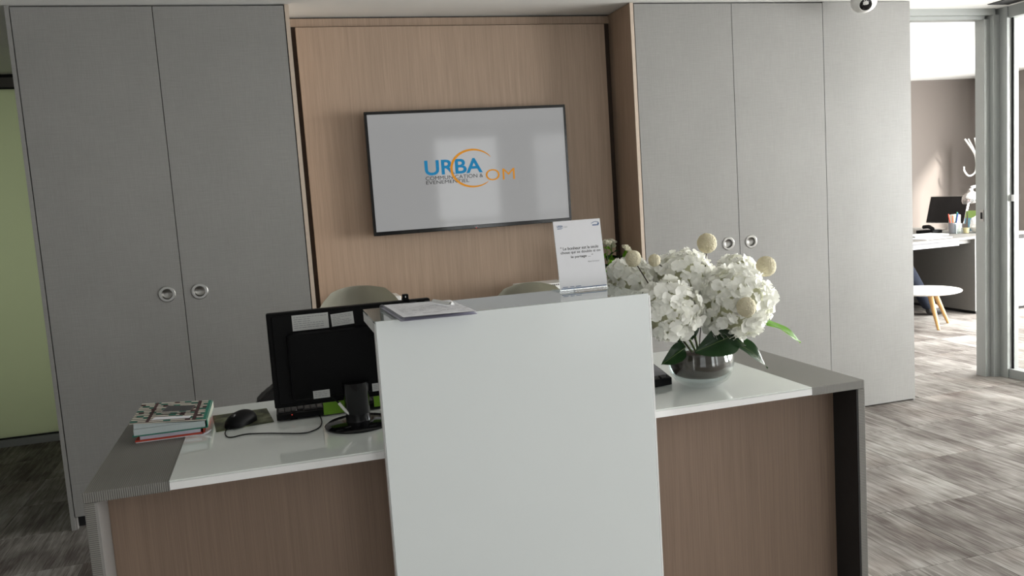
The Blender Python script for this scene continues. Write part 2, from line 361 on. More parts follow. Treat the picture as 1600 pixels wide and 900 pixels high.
# ------------------------------------------------------------------ the room
X0, X1, Y0, Y1 = -2.3, 8.05, -4.2, 5.62
fl = sgroup('floor', (0, 0, 0), 'grey brown streaked carpet tile floor')
part('subfloor', box(X0, X1 + 0.1, Y0 - 0.1, Y1 + 0.1, -0.12, -0.006), 'carpet', fl)
TP = 0.4375
tile_bm = box(0.0006, TP - 0.0006, 0.0006, TP - 0.0006, -0.006, 0.0, bev=0.0012, seg=1)
tile_me = to_mesh('carpet_tile', tile_bm); tile_me.materials.append(MATS['carpet'])
ny = int((Y1 + 0.9) / TP)
for i in range(-6, 19):
    for j in range(-5, 13):
        x = 0.05 + i * TP; y = 0.702 + (j - 1) * TP + (0.5 * TP if i % 2 else 0) * 0
        cx, cy = x + TP / 2, y + TP / 2
        left = (x + TP < 0.25 and x > -2.0 and 0.2 < cy < 3.8 and not (cx > -0.3 and cy > 2.0))
        right = (cx > 2.0 and -0.6 < cy < 5.5 and not (cy > 2.2 and cx < 4.0) and cx - 0.45 < (cy + 1.99) * 1.1 + 0.9 and cx < 8.0 - TP / 2)
        if left or right: share('carpet_tile', tile_me, fl, (x, y, 0))
struct('ceiling', box(X0, X1 + 0.1, Y0 - 0.1, Y1 + 0.1, H, H + 0.1), 'ceiling_paint', label='white painted flat ceiling')
def vent():
    t = sgroup('trim_1', (4.62, 2.0, H), 'dark ceiling slot beside the glass partition')
    part('slot', box(4.55, 4.70, 0.2, 2.078, H - 0.004, H - 0.001), 'black_gap', t)
vent()
# walls
struct('wall_left', box(X0 - 0.1, X0, Y0, Y1, 0, H), 'rear_paint', label='pale left wall')
wr = sgroup('wall_rear', (1, Y0, 0), 'pale entrance wall behind the viewer')
RW = [(-1.0, 0.8), (2.45, 3.35), (3.75, 4.65)]  # first opening is added to let in fill light
xs = [X0] + [v for a in RW for v in a] + [X1]
for a, b in zip(xs[::2], xs[1::2]): part('wall_pier', box(a, b, Y0 - 0.1, Y0, 0, H), 'rear_paint', wr)
for a, b in RW: part('lintel', box(a, b, Y0 - 0.1, Y0, 2.12, H), 'rear_paint', wr)
def window_in_y(name, a, b, y, label):
    g = sgroup(name, ((a + b) / 2, y, 0), label)
    for u in (a, b - 0.05): part('window_frame', box(u, u + 0.05, y - 0.06, y, 0.0, 2.12), 'aluminium', g)
    for z in (0.0, 1.0, 2.07): part('window_rail', box(a + 0.05, b - 0.05, y - 0.06, y, z, z + 0.05), 'aluminium', g)
    for z0, z1 in ((0.05, 1.0), (1.05, 2.07)): part('pane', box(a + 0.05, b - 0.05, y - 0.034, y - 0.026, z0, z1), 'pane_glass', g)
window_in_y('window_1', *RW[1], Y0, 'tall entrance window behind the viewer'); window_in_y('window_2', *RW[2], Y0, 'tall window beside the entrance'); window_in_y('fill_window', *RW[0], Y0, 'wide window added behind the viewer for fill light')  # the last, wide one is added for fill light
struct('sun_blocker_wall', box(-6.0, 6.6, -7.6, -7.2, 0, 5.0), 'wall_paint', label='plain unseen wall added behind the viewer to block the sun')  # added out of view, keeps the sun out of the rear windows
struct('wall_back', box(-0.512, 3.935, 2.66, 2.74, 0, H), 'wall_paint', label='wall behind the cabinets')
struct('wall_corridor', box(-0.55, -0.47, 2.74, 5.62, 0, H), 'wall_paint', label='corridor side wall')
struct('wall_office_left', box(3.86, 3.94, 2.74, 5.62, 0, H), 'taupe_paint', label='taupe office wall on the left')
struct('wall_far', box(X0, X1, 5.62, 5.72, 0, H), 'taupe_paint', label='taupe office wall at the far end')
struct('wall_right', box(7.97, 8.05, 4.3, 5.62, 0, H), 'taupe_paint', label='taupe office wall on the right')
# window wall of the office
WY0 = -2.4
struct('wall_right_rear', box(7.97, 8.05, Y0, WY0, 0, H), 'wall_paint', label='pale wall at the right rear')
wo = sgroup('window_3', (8.0, 0, 0), 'bright glazed window wall of the office')
part('window_sill', box(7.97, 8.05, WY0, 4.3, 0, 0.12), 'aluminium', wo)
part('window_head', box(7.97, 8.05, WY0, 4.3, 2.14, H), 'aluminium', wo)
for k in range(7):
    y = WY0 + k * (4.3 - WY0) / 6
    part('mullion', box(7.98, 8.04, max(WY0, y - 0.03), min(4.3, y + 0.03), 0.12, 2.14), 'aluminium', wo)
    if k < 6: part('pane', box(8.005, 8.012, y + 0.03, y + (4.3 - WY0) / 6 - 0.03, 0.12, 2.14), 'pane_glass', wo)
# frosted glass partition at the end of the left corridor
fg = sgroup('wall_frosted', (-1.4, 3.76, 0), 'frosted green glass partition in a grey frame')
part('rail', box(X0, -0.55, 3.735, 3.785, 2.165, 2.222), 'dark_rail', fg)
part('shadow_gap', box(X0, -0.55, 3.75, 3.785, 2.222, H), 'black_gap', fg)
part('gasket', box(X0, -0.55, 3.748, 3.772, 2.155, 2.165), 'black_gap', fg)
part('rail', box(X0, -0.55, 3.735, 3.785, 0.0, 0.045), 'aluminium', fg)
part('gasket', box(X0, -0.55, 3.748, 3.772, 0.045, 0.055), 'black_gap', fg)
for x in (-1.36,): part('stile', box(x, x + 0.055, 3.733, 3.787, 0.045, 2.165), 'dark_rail', fg)
part('gasket', box(-1.305, -1.292, 3.745, 3.775, 0.055, 2.155), 'black_gap', fg)
part('pane', box(-1.29, -0.55, 3.755, 3.765, 0.055, 2.155), 'frosted_glass', fg)
part('pane', box(X0, -1.362, 3.755, 3.765, 0.055, 2.155), 'frosted_glass', fg)
# office doorway and glazed partition on the right
dr = sgroup('door_1', (4.3, 2.2, 0), 'grey aluminium office door frame beside the grey cabinet')
part('head', box(3.94, 4.72, 2.19, 2.30, 2.205, H), 'aluminium', dr)
part('head_stop', box(3.94, 4.67, 2.22, 2.29, 2.185, 2.205), 'aluminium', dr)
part('jamb', box(4.700, 4.745, 2.185, 2.30, 0, 2.205), 'aluminium', dr)
part('jamb_stop', box(4.662, 4.700, 2.215, 2.285, 0, 2.185), 'aluminium', dr)
lp = part('strike_plate', box(4.657, 4.661, 2.222, 2.25, 0.975, 1.045), 'steel', dr)
part('latch_hole', box(4.655, 4.657, 2.229, 2.243, 0.99, 1.03), 'black_gap', lp)
gp = sgroup('wall_glass', (4.79, 0, 0), 'glazed partition between the lobby and the bright office')
part('corner_post', box(4.745, 4.83, 2.13, 2.30, 0, H), 'aluminium', gp)
part('rail', box(4.755, 4.82, Y0, 2.13, 0, 0.055), 'aluminium', gp)
part('rail', box(4.755, 4.82, Y0, 2.13, 2.175, H), 'aluminium', gp)
for k in range(5):
    ya = 2.13 - k * 1.266; yb = ya - 1.266
    part('pane', box(4.785, 4.793, yb + 0.03, ya, 0.055, 2.175), 'pane_glass', gp)
    part('gasket', box(4.778, 4.785, ya - 0.012, ya, 0.055, 2.175), 'black_gap', gp)
    part('stile', box(4.76, 4.815, yb - 0.02, yb + 0.03, 0.055, 2.175), 'aluminium', gp)
part('clip', box(4.770, 4.785, 2.105, 2.128, 1.09, 1.13), 'white_edge', gp)

# ------------------------------------------------------------------ cabinets and niche
YC = 1.989; XL, XR, DW = -0.4949, 2.2834, 0.5453
def door_bm(x0, x1, z0, z1, hole=None, y=YC, t=0.02):
    bm = nb(); r = 0.0305
    outer = [bm.verts.new((u, y, v)) for u, v in ((x0, z0), (x1, z0), (x1, z1), (x0, z1))]
    es = [bm.edges.new((outer[i], outer[(i + 1) % 4])) for i in range(4)]
    if hole:
        ring = [bm.verts.new((hole[0] + r * math.cos(2 * PI * i / 32), y, hole[1] + r * math.sin(2 * PI * i / 32))) for i in range(32)]
        es += [bm.edges.new((ring[i], ring[(i + 1) % 32])) for i in range(32)]
    f = bmesh.ops.triangle_fill(bm, edges=es, use_beauty=True, use_dissolve=False)
    faces = [g for g in f['geom'] if isinstance(g, bmesh.types.BMFace)]
    ex = bmesh.ops.extrude_face_region(bm, geom=faces)
    for g in ex['geom']:
        if isinstance(g, bmesh.types.BMVert): g.co.y += t
    bmesh.ops.reverse_faces(bm, faces=faces)
    return bm
def pull(parent, x, z):
    h = part('handle', lathe([(0.022, 0.001), (0.0235, 0.003), (0.033, 0.003), (0.0355, 0.0015), (0.0358, 0.0), (0.029, 0.0)], (x, YC, z), (0, -1, 0), 40), 'steel', parent, True, 'round steel flush pull', 18)
    part('recess_cup', lathe([(0.0228, 0.002), (0.0225, -0.010), (0.017, -0.014), (0.0, -0.0145)], (x, YC, z), (0, -1, 0), 40), 'steel', h, True, ang=60)
G = 0.0016
cl = thing('cabinet', (0.05, 2.3, 0), 'dark lit grey two-door cabinet at the left behind the desk', 'cabinet', 'tall grey cabinets')
part('side_panel', box(-0.514, -0.4975, YC, 2.64, 0, H - 0.002), 'linen', cl)
part('end_panel', box(0.5985, 0.6165, YC - 0.001, 2.27, 0, H - 0.002), 'oak_edge', cl, label='pale oak end panel')
part('carcass', box(-0.497, 0.598, YC + 0.024, 2.64, 0.06, 2.215), 'soft_black', cl)
part('plinth', box(-0.497, 0.598, YC + 0.05, 2.6, 0, 0.06), 'black_gap', cl)
part('foot', box(-0.4972, -0.490, YC + 0.006, YC + 0.03, 0, 0.054), 'grey_inner', cl)
for k in range(2):
    a, b = XL + k * DW + G, XL + (k + 1) * DW - G
    hx = XL + DW + (-0.068 if k == 0 else 0.068)
    d = part('door', door_bm(a, b, 0.059, H - 0.008, (hx, 1.0)), 'linen', cl)
    pull(d, hx, 1.0)
cr_ = thing('cabinet', (2.83, 2.3, 0), 'light grey two-door cabinet behind the white flowers', 'cabinet', 'tall grey cabinets')
part('end_panel', box(2.2625, 2.2805, YC - 0.001, YC + 0.003, 0, H - 0.002), 'oak_edge', cr_, label='pale oak edge strip')
part('side_panel', box(2.2625, 2.2805, YC + 0.003, 2.64, 0, H - 0.002), 'oak', cr_, label='oak side lining of the niche')
XE = XR + 2 * DW
part('carcass', box(2.281, XE - 0.002, YC + 0.024, 2.64, 0.0, 2.215), 'soft_black', cr_)
for k in range(2):
    a, b = XR + k * DW + G, XR + (k + 1) * DW - G
    hx = XR + DW + (-0.068 if k == 0 else 0.068)
    d = part('door', door_bm(a, b, 0.008, H - 0.008, (hx, 1.0)), 'linen', cr_)
    pull(d, hx, 1.0)
c3 = thing('cabinet', (3.65, 2.3, 0), 'bright grey single-door cabinet without a handle beside the office doorway', 'cabinet', 'tall grey cabinets')
part('carcass', box(XE, XE + DW - 0.002, YC + 0.024, 2.64, 0.0, 2.215), 'soft_black', c3)
part('door', door_bm(XE + G, XE + DW - 0.001, 0.008, H - 0.003), 'linen', c3)
part('side_panel', box(XE + DW - 0.001, XE + DW + 0.012, YC, 2.64, 0, H - 0.002), 'linen', c3)
# niche lining
nw = sgroup('wall_niche', (1.44, 2.27, 0), 'oak lined niche between the cabinets')
part('backing', box(0.6165, 2.2625, 2.272, 2.30, 0, 2.196), 'gap_brown', nw)
part('header', box(0.6165, 2.2625, 2.262, 2.30, 2.196, 2.234), 'oak', nw)
part('shadow_gap', box(0.6165, 2.2625, 2.28, 2.30, 2.234, H), 'black_gap', nw)
part('wood_panel', box(0.648, 2.222, 2.231, 2.272, 0.0, 2.188, bev=0.001, seg=1), 'oak', nw)

# ------------------------------------------------------------------ television
TX0, TX1, TZ0, TZ1, TY = 0.927, 1.950, 1.1765, 1.773, 2.150
tv = thing('television', ((TX0 + TX1) / 2, 2.19, TZ0), 'black framed wall television showing a blue and orange company logo', 'television')
def frame_bm(x0, x1, z0, z1, l, r, b, t, y0, y1):
    bm = nb()
    add_box(bm, x0, x1, y0, y1, z1 - t, z1, bev=0.002); add_box(bm, x0, x1, y0, y1, z0, z0 + b, bev=0.002)
    add_box(bm, x0, x0 + l, y0, y1, z0 + b, z1 - t); add_box(bm, x1 - r, x1, y0, y1, z0 + b, z1 - t)
    return bm
part('frame', frame_bm(TX0, TX1, TZ0, TZ1, 0.013, 0.010, 0.019, 0.014, TY, TY + 0.03), 'gloss_black', tv)
part('back_cover', box(TX0 + 0.01, TX1 - 0.01, TY + 0.03, TY + 0.05, TZ0 + 0.01, TZ1 - 0.01, bev=0.008), 'matt_black', tv)
part('wall_mount', box(1.30, 1.58, TY + 0.05, 2.231, 1.36, 1.58), 'matt_black', tv)
scr = part('screen', box(TX0 + 0.013, TX1 - 0.010, TY + 0.006, TY + 0.03, TZ0 + 0.019, TZ1 - 0.014), 'screen_on', tv)
F = front(TY + 0.0052)
F2 = front(TY + 0.0048)
fit_text('logo_word', 'URBA', 1.2015, 1.4945, 1.4535, 1.5275, F, 'logo_blue', scr, bold=0.022)
fit_text('logo_caption', 'COMMUNICATION &', 1.2025, 1.4945, 1.4305, 1.4490, F2, 'ink', scr, bold=0.0)
fit_text('logo_caption', 'EVENEMENTIEL', 1.2035, 1.4220, 1.4105, 1.4270, F2, 'ink', scr, bold=0.0)
fit_text('logo_suffix', 'OM', 1.508, 1.660, 1.411, 1.4675, F2, 'logo_orange', scr, bold=-0.004, spacing=1.05)
def arc():
    bm = nb(); n = 64; a0, a1 = math.radians(34), math.radians(312); prev = None
    for i in range(n + 1):
        t = i / n; a = a0 + (a1 - a0) * t; wd = 0.0058 * (math.sin(PI * t) ** 0.55) + 0.0004
        c = Vector((1.4475 + 0.112 * math.cos(a), 0, 1.4775 + 0.0915 * math.sin(a))); d = Vector((math.cos(a), 0, math.sin(a)))
        p = [bm.verts.new(Vector((v.x, TY + 0.0042, v.z))) for v in (c - d * wd, c + d * wd)]
        if prev: bm.faces.new((prev[0], prev[1], p[1], p[0]))
        prev = p
    return bm
part('logo_arc', arc(), 'logo_orange', scr)
fit_text('maker_mark', 'LG', 1.432, 1.452, 1.1825, 1.1895, front(TY - 0.0006), 'ink_grey', tv, bold=0.01)
part('standby_light', lathe([(0.0022, 0), (0.0018, 0.0012), (0, 0.0015)], (1.440, TY, 1.1795), (0, -1, 0), 10), 'red_led', tv, True)

# ------------------------------------------------------------------ dome camera on the ceiling
dm = thing('security_camera', (3.515, 1.84, H), 'white dome security camera on the ceiling above the grey cabinet', 'security camera')
part('base_ring', lathe([(0.0, H - 0.0005), (0.066, H - 0.0005), (0.066, H - 0.022), (0.0, H - 0.022)], (3.515, 1.84, 0), seg=40), 'white_plastic', dm, True)
part('dome', lathe([(0.064, H - 0.022)] + [(0.064 * math.cos(a * PI / 16), H - 0.038 - 0.055 * math.sin(a * PI / 16)) for a in range(0, 8)] + [(0, H - 0.093)], (3.515, 1.84, 0), seg=40), 'white_plastic', dm, True)
ld_ = Vector((-0.45, -0.80, -0.40)).normalized(); ce = Vector((3.515, 1.84, H - 0.038)) + ld_ * 0.050
part('lens_ring', lathe([(0.034, -0.008), (0.034, 0.008), (0.031, 0.010), (0.029, 0.006)], ce, ld_, 32), 'white_plastic', dm, True)
part('lens', lathe([(0.030, -0.006), (0.029, 0.007), (0.02, 0.0105), (0.0, 0.012)], ce, ld_, 32), 'gloss_black', dm, True)

# ------------------------------------------------------------------ reception desk
W, G1, G2, D, T = 2.0212, 0.1788, 1.8487, 0.6953, 0.75
dk = thing('reception_desk', (W / 2, D / 2, 0), 'reception desk with white glass top, grey ribbed ends and brown wood front', 'desk')
part('end_top', box(0, G1 - 0.0008, 0, D, T - 0.024, T, bev=0.0015), 'rib_x', dk, label='grey ribbed top at the left end')
part('end_top', box(G2 + 0.0008, W, 0, D, T - 0.024, T, bev=0.0015), 'rib_x', dk, label='grey ribbed top at the right end')
part('side_panel', box(0, 0.022, 0, D, 0, T - 0.0245, bev=0.001), 'rib_z', dk)
part('side_panel', box(W - 0.022, W, 0, D, 0, T - 0.0245, bev=0.001), 'rib_z', dk)
part('side_lining', box(0.0222, 0.027, 0.001, D, 0, T - 0.025), 'grey_inner', dk)
part('side_lining', box(W - 0.027, W - 0.0222, 0.001, D, 0, T - 0.025), 'soft_black', dk)
part('front_panel', box(0.0275, W - 0.0275, 0.105, 0.125, 0.0, T - 0.025), 'desk_oak', dk, label='brown wood grain front')
part('glass_top', box(G1, G2, -0.001, D, T - 0.0035, T + 0.001, bev=0.0008), 'painted_glass', dk, label='white back-painted glass top')
part('top_board', box(G1, G2, -0.001, D, T - 0.021, T - 0.0038), 'white_edge', dk)

# ------------------------------------------------------------------ raised counter in front of the desk
PX0, PX1, PY, PZ, PD = 0.6598, 1.349, -0.05, 1.0674, 0.2553
ct = thing('counter', ((PX0 + PX1) / 2, PY, 0), 'raised white glass counter panel standing in front of the desk', 'counter')
part('front_board', box(PX0, PX1, PY + 0.006, PY + 0.030, 0, PZ - 0.006), 'white_edge', ct)
part('front_glass', box(PX0 + 0.002, PX1 - 0.002, PY, PY + 0.006, 0.0, PZ - 0.0005, bev=0.001), 'counter_glass', ct, label='glossy white glass front')
part('top_board', box(PX0, PX1, PY + 0.0305, PY + PD, PZ - 0.030, PZ - 0.0065), 'white_edge', ct)
part('top_glass', box(PX0, PX1, PY + 0.0062, PY + PD, PZ - 0.006, PZ, bev=0.001), 'counter_top_glass', ct, label='grey reflective glass top')
part('edge_strip', box(PX1 + 0.0002, PX1 + 0.004, PY + 0.002, PY + 0.030, 0, PZ - 0.006), 'white_edge', ct)

# ------------------------------------------------------------------ computer monitor (its back faces the viewer)
MX0, MX1, MZ0, MZ1, MY = 0.4165, 0.8525, 0.815, 1.069, 0.290
mo = thing('computer_monitor', (0.628, 0.30, T + 0.001), 'black computer monitor seen from behind, beside the raised counter', 'monitor')
part('screen_frame', box(MX0, MX1, MY + 0.002, MY + 0.030, MZ0, MZ1, bev=0.004), 'matt_black', mo)
bm = nb()
bk = add_box(bm, MX0 + 0.045, MX1 - 0.045, MY - 0.028, MY + 0.002, MZ0 + 0.02, MZ1 - 0.055, bev=0.012)
part('back_cover', bm, 'matt_black', mo, True)
part('back_ridge', box(MX0 + 0.012, MX1 - 0.012, MY - 0.004, MY + 0.002, MZ0 + 0.008, MZ1 - 0.008, bev=0.003), 'matt_black', mo)
bx_, by_ = 0.628, 0.262
part('neck', lathe([(0.034, T + 0.012), (0.032, T + 0.03), (0.033, T + 0.034), (0.033, T + 0.07), (0.034, T + 0.072), (0.035, T + 0.12)], (bx_, by_ - 0.004, 0), seg=24, caps=(True, True)), 'gloss_black', mo, True)
bm = lathe([(0.0, T + 0.0012), (0.088, T + 0.0012), (0.090, T + 0.006), (0.082, T + 0.012), (0.04, T + 0.0165), (0.0, T + 0.017)], (bx_, by_, 0), seg=40)
part('base', bm, 'gloss_black', mo, True)
def sticker(par, x0, x1, z0, z1, y, rot=0.0, rows=5, name='paper_label', mat='paper_grey', seed=1):
    c = Vector(((x0 + x1) / 2, 0, (z0 + z1) / 2)); R = Matrix.Rotation(rot, 3, 'Y'); rr = random.Random(seed)
    fn = lambda u, v, d: Vector((0, y - d, 0)) + c + R @ (Vector((u, 0, v)) - c)
    bm = nb(); add_prism(bm, [(x0, z0), (x1, z0), (x1, z1), (x0, z1)], fn, 0.0006)
    o = part(name, bm, mat, par)
    bm = nb(); h = (z1 - z0) / (rows + 1.5)
    for k in range(rows):
        zz = z1 - h * (k + 1.0); xx = x0 + 0.004
        xe = x1 - 0.004 - (x1 - x0) * rr.choice((0, 0.05, 0.1, 0.45))
        while xx < xe - 0.003:
            l = min(rr.uniform(0.004, 0.012), xe - xx)
            add_quad(bm, *[fn(u, v, 0.0009) for u, v in ((xx, zz - h * 0.28), (xx + l, zz - h * 0.28), (xx + l, zz), (xx, zz))]); xx += l + 0.0018
    part('print', bm, 'ink_grey', o)
    return o
YB = MY - 0.0042
sticker(mo, 0.481, 0.575, 1.018, 1.0595, YB, 0.0, 6, seed=2)
sticker(mo, 0.582, 0.641, 1.021, 1.054, YB, -0.05, 6, seed=3)
sticker(mo, 0.517, 0.560, 0.8365, 0.8575, MY - 0.0285, 0.0, 3, seed=4)
sticker(mo, 0.672, 0.702, 0.8365, 0.8580, MY - 0.0285, 0.0, 3, seed=5)
sticker(mo, 0.679, 0.70, 1.012, 1.024, YB, 0.0, 1, seed=6)
part('sticky_note', box(0.541, 0.606, MY + 0.0, MY + 0.0012, 0.7825, 0.816), 'green_note', mo, label='green sticky note under the screen')
part('sticky_note', box(0.676, 0.742, MY + 0.0, MY + 0.0012, 0.787, 0.816), 'green_note', mo, label='green sticky note under the screen')
part('video_cable', tube([(0.560, MY - 0.02, 0.84), (0.570, MY - 0.03, 0.830), (0.583, MY - 0.035, 0.816)], 0.0022, 8), 'matt_black', mo, True)
part('cable_plug', tube([(0.581, MY - 0.035, 0.818), (0.594, MY - 0.045, 0.800), (0.606, MY - 0.05, 0.788)], 0.0042, 10), 'white_plastic', mo, True, 'white plug')
wc = thing('webcam', (0.786, 0.305, MZ1), 'small black webcam clipped on top of the monitor', 'webcam')
part('clip', box(0.778, 0.795, 0.288, 0.322, MZ1 + 0.0003, MZ1 + 0.004, bev=0.001), 'matt_black', wc)
part('body', box(0.7785, 0.7945, 0.295, 0.313, MZ1 + 0.004, MZ1 + 0.0165, bev=0.002), 'matt_black', wc)
part('mark', box(0.785, 0.787, 0.2945, 0.295, MZ1 + 0.0075, MZ1 + 0.0125), 'paper', wc)

# keyboard behind the monitor
kb = thing('keyboard', (0.59, 0.46, T + 0.001), 'black computer keyboard raised on its feet behind the monitor', 'keyboard')
def kz(y): return T + 0.0225 - (y - 0.405) * 0.07
bm = nb()
add_prism(bm, [(0.405, T + 0.006), (0.405, T + 0.0205), (0.411, kz(0.411)), (0.545, kz(0.545)), (0.552, T + 0.004), (0.55, T + 0.0015)], lambda u, v, d: Vector((0.417 + d, u, v)), 0.36)
part('case', bm, 'matt_black', kb)
for x in (0.452, 0.735): part('foot', box(x, x + 0.02, 0.412, 0.418, T + 0.0012, T + 0.0058), 'matt_black', kb)
km = to_mesh('key', box(-0.0078, 0.0078, -0.0078, 0.0078, 0, 0.006, bev=0.0018, seg=1)); km.materials.append(MATS['key_grey'])
kq = Quaternion((1, 0, 0), -math.atan(0.07))
for r_ in range(6):
    for c_ in range(20):
        if r_ == 0 and c_ in (3, 8, 13): continue
        y = 0.424 + r_ * 0.0195; share('key', km, kb, (0.430 + c_ * 0.0177, y, kz(y) + 0.0004), kq)
part('indicator', box(0.457, 0.460, 0.4035, 0.4048, T + 0.0165, T + 0.0185), 'red_led', kb)

# mouse, pad, cord
def rot_rect(pts, z0, z1, n=0):
    bm = nb(); add_prism(bm, [(p[0], p[1]) for p in pts], lambda u, v, d: Vector((u, v, z0 + d)), z1 - z0); return bm
tag(part('mouse_pad', rot_rect([(0.257, 0.386), (0.408, 0.416), (0.388, 0.587), (0.236, 0.577)], T + 0.0012, T + 0.0042), 'mousepad'), 'olive green patterned mouse pad beside the stacked notebooks', 'mouse pad')
ms = thing('computer_mouse', (0.315, 0.435, T + 0.0045), 'black wired computer mouse on the green pad', 'mouse')
def mouse_bm(wd=0.034, ln=0.054, ht=0.036, f0=0.0, f1=1.0, grow=0.0):
    bm = nb(); c = Vector((0.318, 0.437, T + 0.0045)); R = Matrix.Rotation(math.radians(-28), 3, 'Z')
    def fn(u, v):
        a = (f0 + (f1 - f0) * u) * PI; b = v * PI
        y = -ln * math.cos(a); prof = math.sin(a) ** 0.55
        x = wd * prof * math.cos(b) * (1 - 0.12 * math.cos(a)); z = max(0, ht * prof * math.sin(b) ** 0.75 * (1.0 + 0.12 * math.cos(a + 2.6)))
        return c + R @ Vector((x * (1 + grow), y, z * (1 + grow)))
    add_grid(bm, fn, 20, 16); bmesh.ops.remove_doubles(bm, verts=bm.verts[:], dist=1e-5); return bm
part('shell', mouse_bm(), 'matt_black', ms, True, ang=80)
Rm = Matrix.Rotation(math.radians(-28), 3, 'Z'); mc = Vector((0.318, 0.437, T + 0.0045))
part('scroll_wheel', rod(mc + Rm @ Vector((-0.004, -0.030, 0.0285)), mc + Rm @ Vector((0.004, -0.030, 0.0285)), 0.006, seg=16), 'key_grey', ms, True)
part('cord', tube([(0.294, 0.392, T + 0.012), (0.283, 0.375, T + 0.005), (0.282, 0.345, T + 0.003), (0.290, 0.312, T + 0.003), (0.304, 0.303, T + 0.003), (0.337, 0.315, T + 0.003), (0.395, 0.292, T + 0.003), (0.476, 0.247, T + 0.003), (0.509, 0.258, T + 0.003), (0.530, 0.300, T + 0.003), (0.535, 0.38, T + 0.003), (0.52, 0.55, T + 0.003)], 0.0016, 6), 'matt_black', ms, True)

# ------------------------------------------------------------------ stack of notebooks and what lies on it
fo = thing('folder', (0.14, 0.48, T + 0.001), 'red folder with papers at the bottom of the notebook stack', 'folder')
part('back_cover', box(0.056, 0.226, 0.380, 0.60, T + 0.0012, T + 0.0032), 'paper', fo)
part('papers', box(0.066, 0.218, 0.386, 0.598, T + 0.0078, T + 0.0172), 'paper_lilac', fo)
part('lower_cover', box(0.054, 0.222, 0.382, 0.60, T + 0.0034, T + 0.0076), 'red_card', fo)
part('upper_cover', box(0.056, 0.224, 0.384, 0.60, T + 0.0174, T + 0.0200), 'red_card', fo)
part('spine', box(0.2245, 0.2275, 0.384, 0.60, T + 0.0034, T + 0.0200), 'red_card', fo)
bm = nb(); add_prism(bm, [(0.19, 0.0012), (0.222, 0.0034), (0.245, 0.013), (0.247, 0.0128), (0.236, 0.0036), (0.228, 0.0012)], lambda u, v, d: Vector((u + 0.0, 0.374 + d, T + v)), 0.006)
part('bent_flap', bm, 'paper', fo)
NZ = T + 0.0203
nbk = thing('notebook', (0.145, 0.49, NZ), 'green, cream and maroon checked notebook on top of the stack', 'notebook')
nx0, nx1, ny0, ny1 = 0.050, 0.236, 0.372, 0.604
part('lower_cover', box(nx0, nx1, ny0, ny1, NZ, NZ + 0.0025), 'emerald', nbk)
part('pages', box(nx0 + 0.004, nx1 - 0.004, ny0 + 0.003, ny1 - 0.004, NZ + 0.0026, NZ + 0.0195), 'page_block', nbk)
bm = nb(); add_prism(bm, [(nx0 + 0.005, NZ + 0.0205), (nx1 - 0.03, NZ + 0.0200), (nx0 + 0.006, NZ + 0.0345)], lambda u, v, d: Vector((u, ny0 + 0.003 + d, v)), ny1 - ny0 - 0.008)
part('raised_pages', bm, 'page_block', nbk)
def cov(u, v, d):   # upper cover: lifted at its left (open) edge
    x = nx0 - 0.003 + u * (nx1 - nx0 + 0.003); z = NZ + 0.0362 - 0.0145 * u
    return Vector((x, ny0 - 0.002 + v * (ny1 - ny0 + 0.004), z + d))
bm = nb(); add_prism(bm, [(0, 0), (1, 0), (1, 1), (0, 1)], cov, 0.0022); upc = part('upper_cover', bm, 'cream', nbk)
part('spine', box(nx1 + 0.0002, nx1 + 0.003, ny0, ny1, NZ, NZ + 0.0235, bev=0.001), 'emerald', nbk)
chk = {'maroon': nb(), 'emerald': nb()}
def patch(m, u0, u1, v0, v1, d=0.0024): add_quad(chk[m], *[cov(a, b, d) for a, b in ((u0, v0), (u1, v0), (u1, v1), (u0, v1))])
NR = 12
for r_ in range(NR):
    v0 = r_ / NR
    patch('maroon', 0.0, 1.0, v0, v0 + 0.40 / NR, 0.00235)
    for c_ in range(7):
        u0 = c_ / 7 + (0.04 if r_ % 2 else 0)
        if (r_ + c_) % 3 == 0: patch('emerald', u0, u0 + 0.095, v0 + 0.40 / NR, v0 + 1.0 / NR, 0.0025)
        elif (r_ * 2 + c_) % 5 == 0: patch('maroon', u0, u0 + 0.07, v0 + 0.40 / NR, v0 + 1.0 / NR, 0.0025)
for m, b in chk.items(): part('check_print', b, m, upc)['kind'] = 'stuff'
for m, u0, u1 in (('maroon', 0.20, 0.245), ('maroon', 0.81, 0.86), ('emerald', 0.955, 1.0)):
    chk[m] = nb(); patch(m, u0, u1, 0, 1, 0.0026); part('stripe', chk[m], m, upc)
bm = nb()
for k in range(22): y = ny0 + 0.004 + k * 0.0104; add_box(bm, nx1 + 0.0031, nx1 + 0.0036, y, y + 0.0055, NZ + 0.004, NZ + 0.0225)
part('spine_stripes', bm, 'cream', nbk)
bm = nb(); add_prism(bm, [(0.27, 0.10), (0.77, 0.10), (0.78, 0.20), (0.30, 0.22)], cov, 0.0008)
for v in bm.verts: v.co.z += 0.0027
part('title_label', bm, 'paper', nbk, label='white label on the cover')
ph = thing('smartphone', (0.163, 0.485, NZ + 0.03), 'dark smartphone lying on the checked notebook', 'phone')
bm = nb(); add_prism(bm, [(0.36, 0.36), (0.76, 0.34), (0.80, 0.62), (0.42, 0.66)], cov, 0.006)
for v in bm.verts: v.co.z += 0.0040
part('body', bm, 'chrome', ph)
bm = nb(); add_prism(bm, [(0.37, 0.365), (0.755, 0.345), (0.79, 0.615), (0.425, 0.652)], cov, 0.0006)
for v in bm.verts: v.co.z += 0.0101
part('screen', bm, 'gloss_black', ph)

